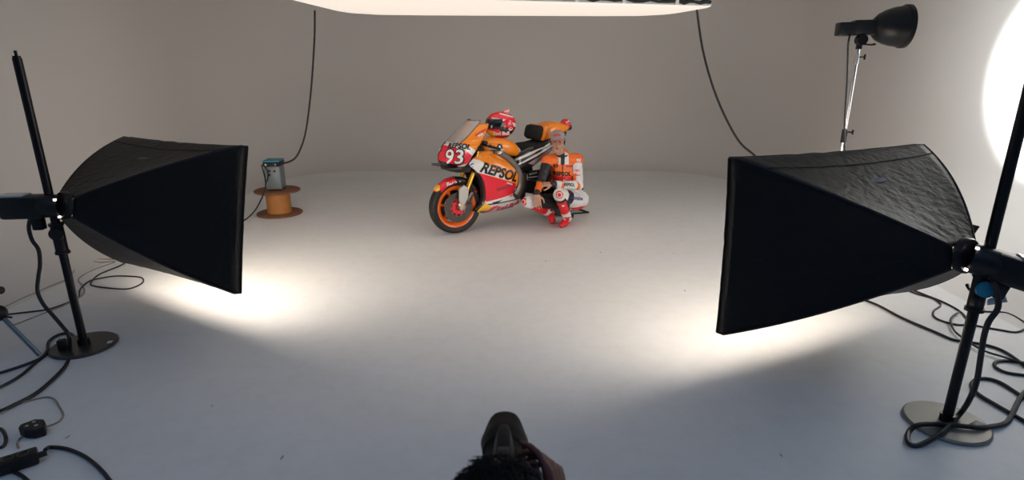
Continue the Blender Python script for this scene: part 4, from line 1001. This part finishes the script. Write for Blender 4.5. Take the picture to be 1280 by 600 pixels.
lettering('HRC', m_+V((0, 0, .03)), (1, 0, .05), FR, .032, M['red'], suit, suit, bold=.001, lift=.004)
lettering('DENSO', m_+V((0, 0, -.02)), (1, 0, .05), FR, .020, M['red'], suit, suit, bold=.001, lift=.004)
lettering('HONDA', J['lh'].lerp(J['lk'], .12)+V((.03, 0, .02)), (1, 0, -.12), (0, -1, .2), .045, M['navy'], suit, suit, bold=.002, lift=.004)
# knee guards
for q, a_ in (('lk', 'la'), ('rk', 'ra')):
    k_ = J[q]; dn = V((-.1, -1, .15)) if q == 'lk' else V((-.75, -.7, .1)); dn.normalize()
    b = MB(); b.lathe(k_+dn*.060, dn, [(.001, .024), (.022, .023), (.036, .017), (.044, .004), (.046, -.01)], 24); kg = b.build('knee_guard', SM[2], rider)
    b = MB(); b.lathe(k_+dn*.060, dn, [(.022, .0255), (.029, .0235), (.029, .018)], 24); b.build('guard_ring', M['white'], kg)
    if q == 'lk':
        s_ = k_.lerp(J[a_], .45)+dn*.05
        b = MB(); b.ell(s_, (.046, .026, .058), None, 18, 10); kg = b.build('shin_guard', SM[2], rider)
        b = MB(); b.ell(s_+dn*.018, (.022, .011, .016), Matrix.Rotation(.4, 3, 'Y'), 14, 8); b.build('guard_mark', M['white'], kg)
# boots
def boot(an, toe, heel, up, nm_):
    b = MB(); an, toe, heel = V(an), V(toe), V(heel)
    b.cap(an+up*.08, .052, an, .050, 16); b.cap(an, .050, heel, .036, 14); b.cap(heel, .037, heel.lerp(toe, .6), .042, 14); b.cap(an, .046, heel.lerp(toe, .62), .036, 14); b.cap(heel.lerp(toe, .6), .041, toe, .032, 14)
    me_ = remesh(b, .006, 'boot', 3)
    for v in me_.vertices: v.co.z = max(v.co.z, .004)
    me_.materials.append(SM[2]); me_.materials.append(SM[3]); me_.materials.append(SM[0])
    for p in me_.polygons:
        p.material_index = 1 if p.center.z < .018 else (2 if (p.center-an).dot(up) > .085 else 0)
    return link_mesh('boot', me_, rider)
d_ = (J['lk']-J['la']).normalized()
t0 = gnd(702, 281.5, .036); h0 = gnd(709.5, 276, .04); boot(J['la'], t0, h0, d_, 'l')
d_ = (J['rk']-J['ra']).normalized()
t0 = gnd(690.5, 276.5, .036); h0 = J['ra']+V((.02, .03, -.06)); boot(J['ra'], t0, h0, d_, 'r')
# watch, cap
b = MB(); b.lathe(J['rw']+V((0, -.005, -.012)), (J['rw']-J['re']), [(.036, -.012), (.039, -.010), (.039, .010), (.036, .012)], 24); b.build('wristband', M['blackpaint'], rider)
cm_ = mat('cap_grey', (.33, .30, .30), .8, bump=.1, bscale=200)
b = MB(); rr = []
for i in range(10):
    ph = math.radians(-4+94*i/9); cp_, s_ = max(math.cos(ph), .01), math.sin(ph)
    rr.append([HP(.084*cp_**.8*math.cos(a), -.012+.104*cp_**.8*math.sin(a), .052+.078*s_) for a in [2*PI*k/32 for k in range(32)]])
b.rings(rr, True, True); capo = b.build('cap', cm_, rider); 
b = MB(); rr = []
for i in range(7):
    rr.append([])
for q in range(13):
    a = math.radians(25+130*q/12)
    for i in range(7):
        f_ = i/6; x = .080*math.cos(a)*(1+.02*f_); y = -.012+.10*math.sin(a)+.062*f_*math.sin(a)**.6
        rr[i].append(HP(x, y, .055-.016*(abs(math.cos(a))**1.5)-.016*f_))
b.rings(rr, False, False); br = b.build('brim', cm_, capo); m = br.modifiers.new('s', 'SOLIDIFY'); m.thickness = .004
b = MB(); b.tube(rr[-1], .0038, 8); b.build('brim_edge', SM[2], br) if False else b.build('brim_edge', SM[2], capo)
lettering('Red Bull', HP(0, .10, .082), hr_*1, hf_, .024, SM[2], capo, capo, bold=.001, lift=.003)
b = MB(); b.ell(HP(-.013, .083, .100), (.012, .006, .006), HR, 12, 6); b.ell(HP(.013, .083, .100), (.012, .006, .006), HR, 12, 6); b.build('cap_emblem', SM[2], capo)
hb_ = MB()
for i in range(120):
    a = math.radians(random.uniform(155, 385)); z_ = random.uniform(-.03, .045)
    if math.sin(a) > -.1 and z_ < .0: continue
    p = HP(.078*math.cos(a), -.012+.096*math.sin(a), z_); hb_.tube([p, p+(p-hcn)*.04-hu_*.012, p-hu_*.024], [.004, .0035, .0012], 5)
hb_.build('hair', M['hair'], rider)
fb = (J['la']+J['ra'])/2; fb.z = 0
settle(rider, fb)

# ---- photographer in the foreground with the camera
PC = V((-.022, .71, 1.066))
ph = thing('person', 'dark-haired photographer seen from above at the bottom edge, holding a camera', 'person')
K = dict(pel=V((-.02, .20, .33)), che=V((-.02, .46, .74)), upc=V((-.02, .56, .87)), ls=V((-.20, .56, .86)), rs=V((.16, .56, .86)), le=V((-.22, .80, .72)), re=V((.25, .70, .74)),
         lw=V((-.05, .92, .86)), rw=V((.090, .880, .942)), lh=V((-.11, .22, .30)), rh=V((.07, .22, .30)), lk=V((-.20, .62, .42)), rk=V((.14, .58, .07)), la=V((-.19, .50, .06)), ra=V((.10, .16, .08)), lt=V((-.19, .68, .045)), rt=V((.10, .02, .045)))
kb = [('torso', 'pel', .15, 'che', .135), ('torso', 'che', .135, 'upc', .11), ('torso', 'upc', .09, 'ls', .07), ('torso', 'upc', .09, 'rs', .07), ('arm', 'ls', .062, 'le', .046), ('arm', 'le', .046, 'lw', .034), ('arm', 'rs', .062, 're', .046), ('arm', 're', .046, 'rw', .034),
      ('leg', 'lh', .10, 'lk', .066), ('leg', 'lk', .064, 'la', .045), ('leg', 'rh', .10, 'rk', .064), ('leg', 'rk', .062, 'ra', .045)]
kbones = [(n_, K[a], r1_, K[c_], r2) for n_, a, r1_, c_, r2 in kb]
mb = MB()
for n_, a, r1_, c_, r2 in kbones: mb.cap(a, r1_-.012, c_, r2-.008, 14)
mb.cap(K['upc'], .062, PC+V((0, -.03, -.07)), .055, 14)
QP, QR, qr, qf, qu = head(mb, PC, V((0, 1, -.16)), V((0, .16, 1)))
hand(mb, K['rw'], V((-.12, .60, .70)), V((-1, .35, -.25)), V((-.55, -.45, .75)), [.42, .75, .8, .85], thumb=.3)
hand(mb, K['lw'], V((.35, .65, .18)), V((.15, -.1, 1)), V((-.8, .3, .4)), [.55, .6, .6, .6], thumb=.8)
me = remesh(mb, .0052, 'body', 3); me.materials.append(M['skin2']); link_mesh('body', me, ph)
face_bits(ph, QP, QR)
mb = MB()
for n_, a, r1_, c_, r2 in kbones:
    if n_ != 'leg': mb.cap(a, r1_, c_, r2, 14)
mt = remesh(mb, .009, 'jacket', 3); mt.materials.append(mat('jacket_cloth', (.02, .02, .024), .85, bump=.2, bscale=70)); link_mesh('jacket', mt, ph)
mb = MB()
for n_, a, r1_, c_, r2 in kbones:
    if n_ == 'leg': mb.cap(a, r1_+.008, c_, r2+.006, 14)
mb.cap(K['pel'], .155, K['pel']+V((0, .06, .08)), .15, 14)
mt = remesh(mb, .009, 'trousers', 3)
for v in mt.vertices: v.co.z = max(v.co.z, .003)
mt.materials.append(mat('jeans_cloth', (.03, .045, .09), .85, bump=.2, bscale=70)); link_mesh('trousers', mt, ph)
for an, to in (('la', 'lt'), ('ra', 'rt')):
    b = MB(); b.cap(K[an]+V((0, -.02, -.01)), .045, K[an]+V((0, .03, .0)), .05); b.cap(K[an]+V((0, 0, -.02)), .042, K[to], .036)
    mt = remesh(b, .006, 'shoe', 3)
    for v in mt.vertices: v.co.z = max(v.co.z, .002)
    mt.materials.append(M['rubber']); link_mesh('shoe', mt, ph)
# hair: scalp volume plus many locks
b = MB(); rr = []
for i in range(14):
    a0_ = math.radians(-28+118*i/13); c0_, s_ = max(math.cos(a0_), .01), math.sin(a0_)
    rr.append([QP(.078*c0_*math.cos(a), -.020+.098*c0_*math.sin(a), .026+.096*s_) for a in [2*PI*k/36 for k in range(36)]])
b.rings(rr)
for i in range(1500):
    ph_ = math.asin(random.uniform(-.45, 1)); a = random.uniform(0, 2*PI); c0_ = math.cos(ph_)
    if ph_ < .35 and math.sin(a) > .25: continue
    n_ = qr*(c0_*math.cos(a))+qf*(c0_*math.sin(a))+qu*math.sin(ph_)
    p = QP(.077*c0_*math.cos(a), -.020+.097*c0_*math.sin(a), .026+.096*math.sin(ph_))
    tang = (qf*random.uniform(-.2, .8)+qr*random.uniform(-.7, .7)-qu*.5); tang = (tang-n_*tang.dot(n_)).normalized(); L_ = random.uniform(.018, .036)
    b.tube([p-n_*.003, p+n_*.005+tang*L_*.4, p+n_*random.uniform(.001, .008)+tang*L_], [.0026, .0020, .0004], 4, False)
b.build('hair', M['hair'], ph)
settle(ph, V((-.02, .40, 0)))

# ---- the camera he holds
LC = V((-.0155, .87, 1.0)); LD = V((0, 1, -.05)).normalized()
cmr = thing('camera', 'black camera with flared lens hood at the bottom centre of the picture', 'camera', LC)
M['cambody'] = mat('camera_body', (.005, .005, .005), .6, spec=.25, bump=.1, bscale=400)
Rq = Matrix.Rotation(-.05, 3, 'X')
b = MB(); b.box(Rq@V((.0, .0, .0)), (.138, .055, .098), Rq, .014); b.box(Rq@V((.055, .022, -.004)), (.032, .05, .088), Rq, .014); cb = b.build('camera_body', M['cambody'], cmr)
b = MB(); rr = []
for y, w_, z0_, z1_ in ((-.035, .018, .035, .070), (-.02, .020, .03, .088), (.02, .020, .03, .098), (.065, .0175, .035, .100), (.090, .014, .04, .094), (.100, .008, .045, .080)):
    rr.append([Rq@V((x*w_, y, z)) for x, z in ((-1.25, z0_), (-1.0, z0_*.4+z1_*.6), (-.62, z1_-.003), (-.3, z1_), (.3, z1_), (.62, z1_-.003), (1.0, z0_*.4+z1_*.6), (1.25, z0_))])
b.rings(rr); b.build('prism_housing', M['cambody'], cb)
b = MB(); b.box(Rq@V((0, -.005, .097)), (.020, .024, .005), Rq, .001); b.build('hot_shoe', M['black_metal'], cb)
b = MB(); b.lathe(Rq@V((.045, -.005, .048)), Rq@V((0, 0, 1)), [(.001, .010), (.012, .010), (.013, 0)], 20); b.build('dial', M['black_metal'], cb)
b = MB(); b.lathe(Rq@V((.055, .035, .038)), Rq@V((0, .2, 1)), [(.001, .010), (.008, .010), (.009, 0)], 16); b.build('shutter_button', M['black_metal'], cb)
ln = Rq@V((0, 1, 0))
prof_ = [(.034, .02), (.037, .025), (.037, .045)]
for k in range(12): y0 = .047+k*.0045; prof_ += [(.0405, y0), (.0405, y0+.0028), (.0388, y0+.0032), (.0388, y0+.0042)]
prof_ += [(.0395, .105), (.0395, .118), (.042, .122), (.042, .14)]
b = MB(); b.lathe((0, 0, 0), ln, prof_, 48); lb = b.build('lens_barrel', M['hood'], cmr)
b = MB(); rr = []; inner = []
for i, (r_, h_) in enumerate(((.0435, .125), (.0455, .135), (.0475, .155), (.0500, .178))):
    row = []
    for k in range(64):
        a = 2*PI*k/64; q_ = min(1, max(0, (abs(math.cos(a))-.45)/.5)); pet = q_*q_*(3-2*q_)  # longer petals above and below
        h2 = h_+((.045*pet-.012) if i == 3 else 0)
        row.append(ln*h2+(Rq@V((math.sin(a)*r_, 0, math.cos(a)*r_))))
    rr.append(row)
b.rings(rr, True, False); o = b.build('lens_hood', M['hood'], cmr); m = o.modifiers.new('s', 'SOLIDIFY'); m.thickness = .003
b = MB(); b.lathe((0, 0, 0), ln, [(.0005, .145), (.02, .144), (.034, .138), (.038, .13)], 32); b.build('front_glass', mat('lens_glass', (.01, .01, .02), .03, coat=1), lb)
b = MB(); b.tube(spline([Rq@V((.069, 0, .035)), V((.09, -.03, .01)), V((.085, -.08, -.05)), V((.05, -.20, -.12))], 6), .004, 8); b.tube(spline([Rq@V((-.069, 0, .035)), V((-.10, -.03, .0)), V((-.10, -.10, -.06)), V((-.06, -.20, -.12))], 6), .004, 8); b.build('neck_strap', M['rubber'], cmr)
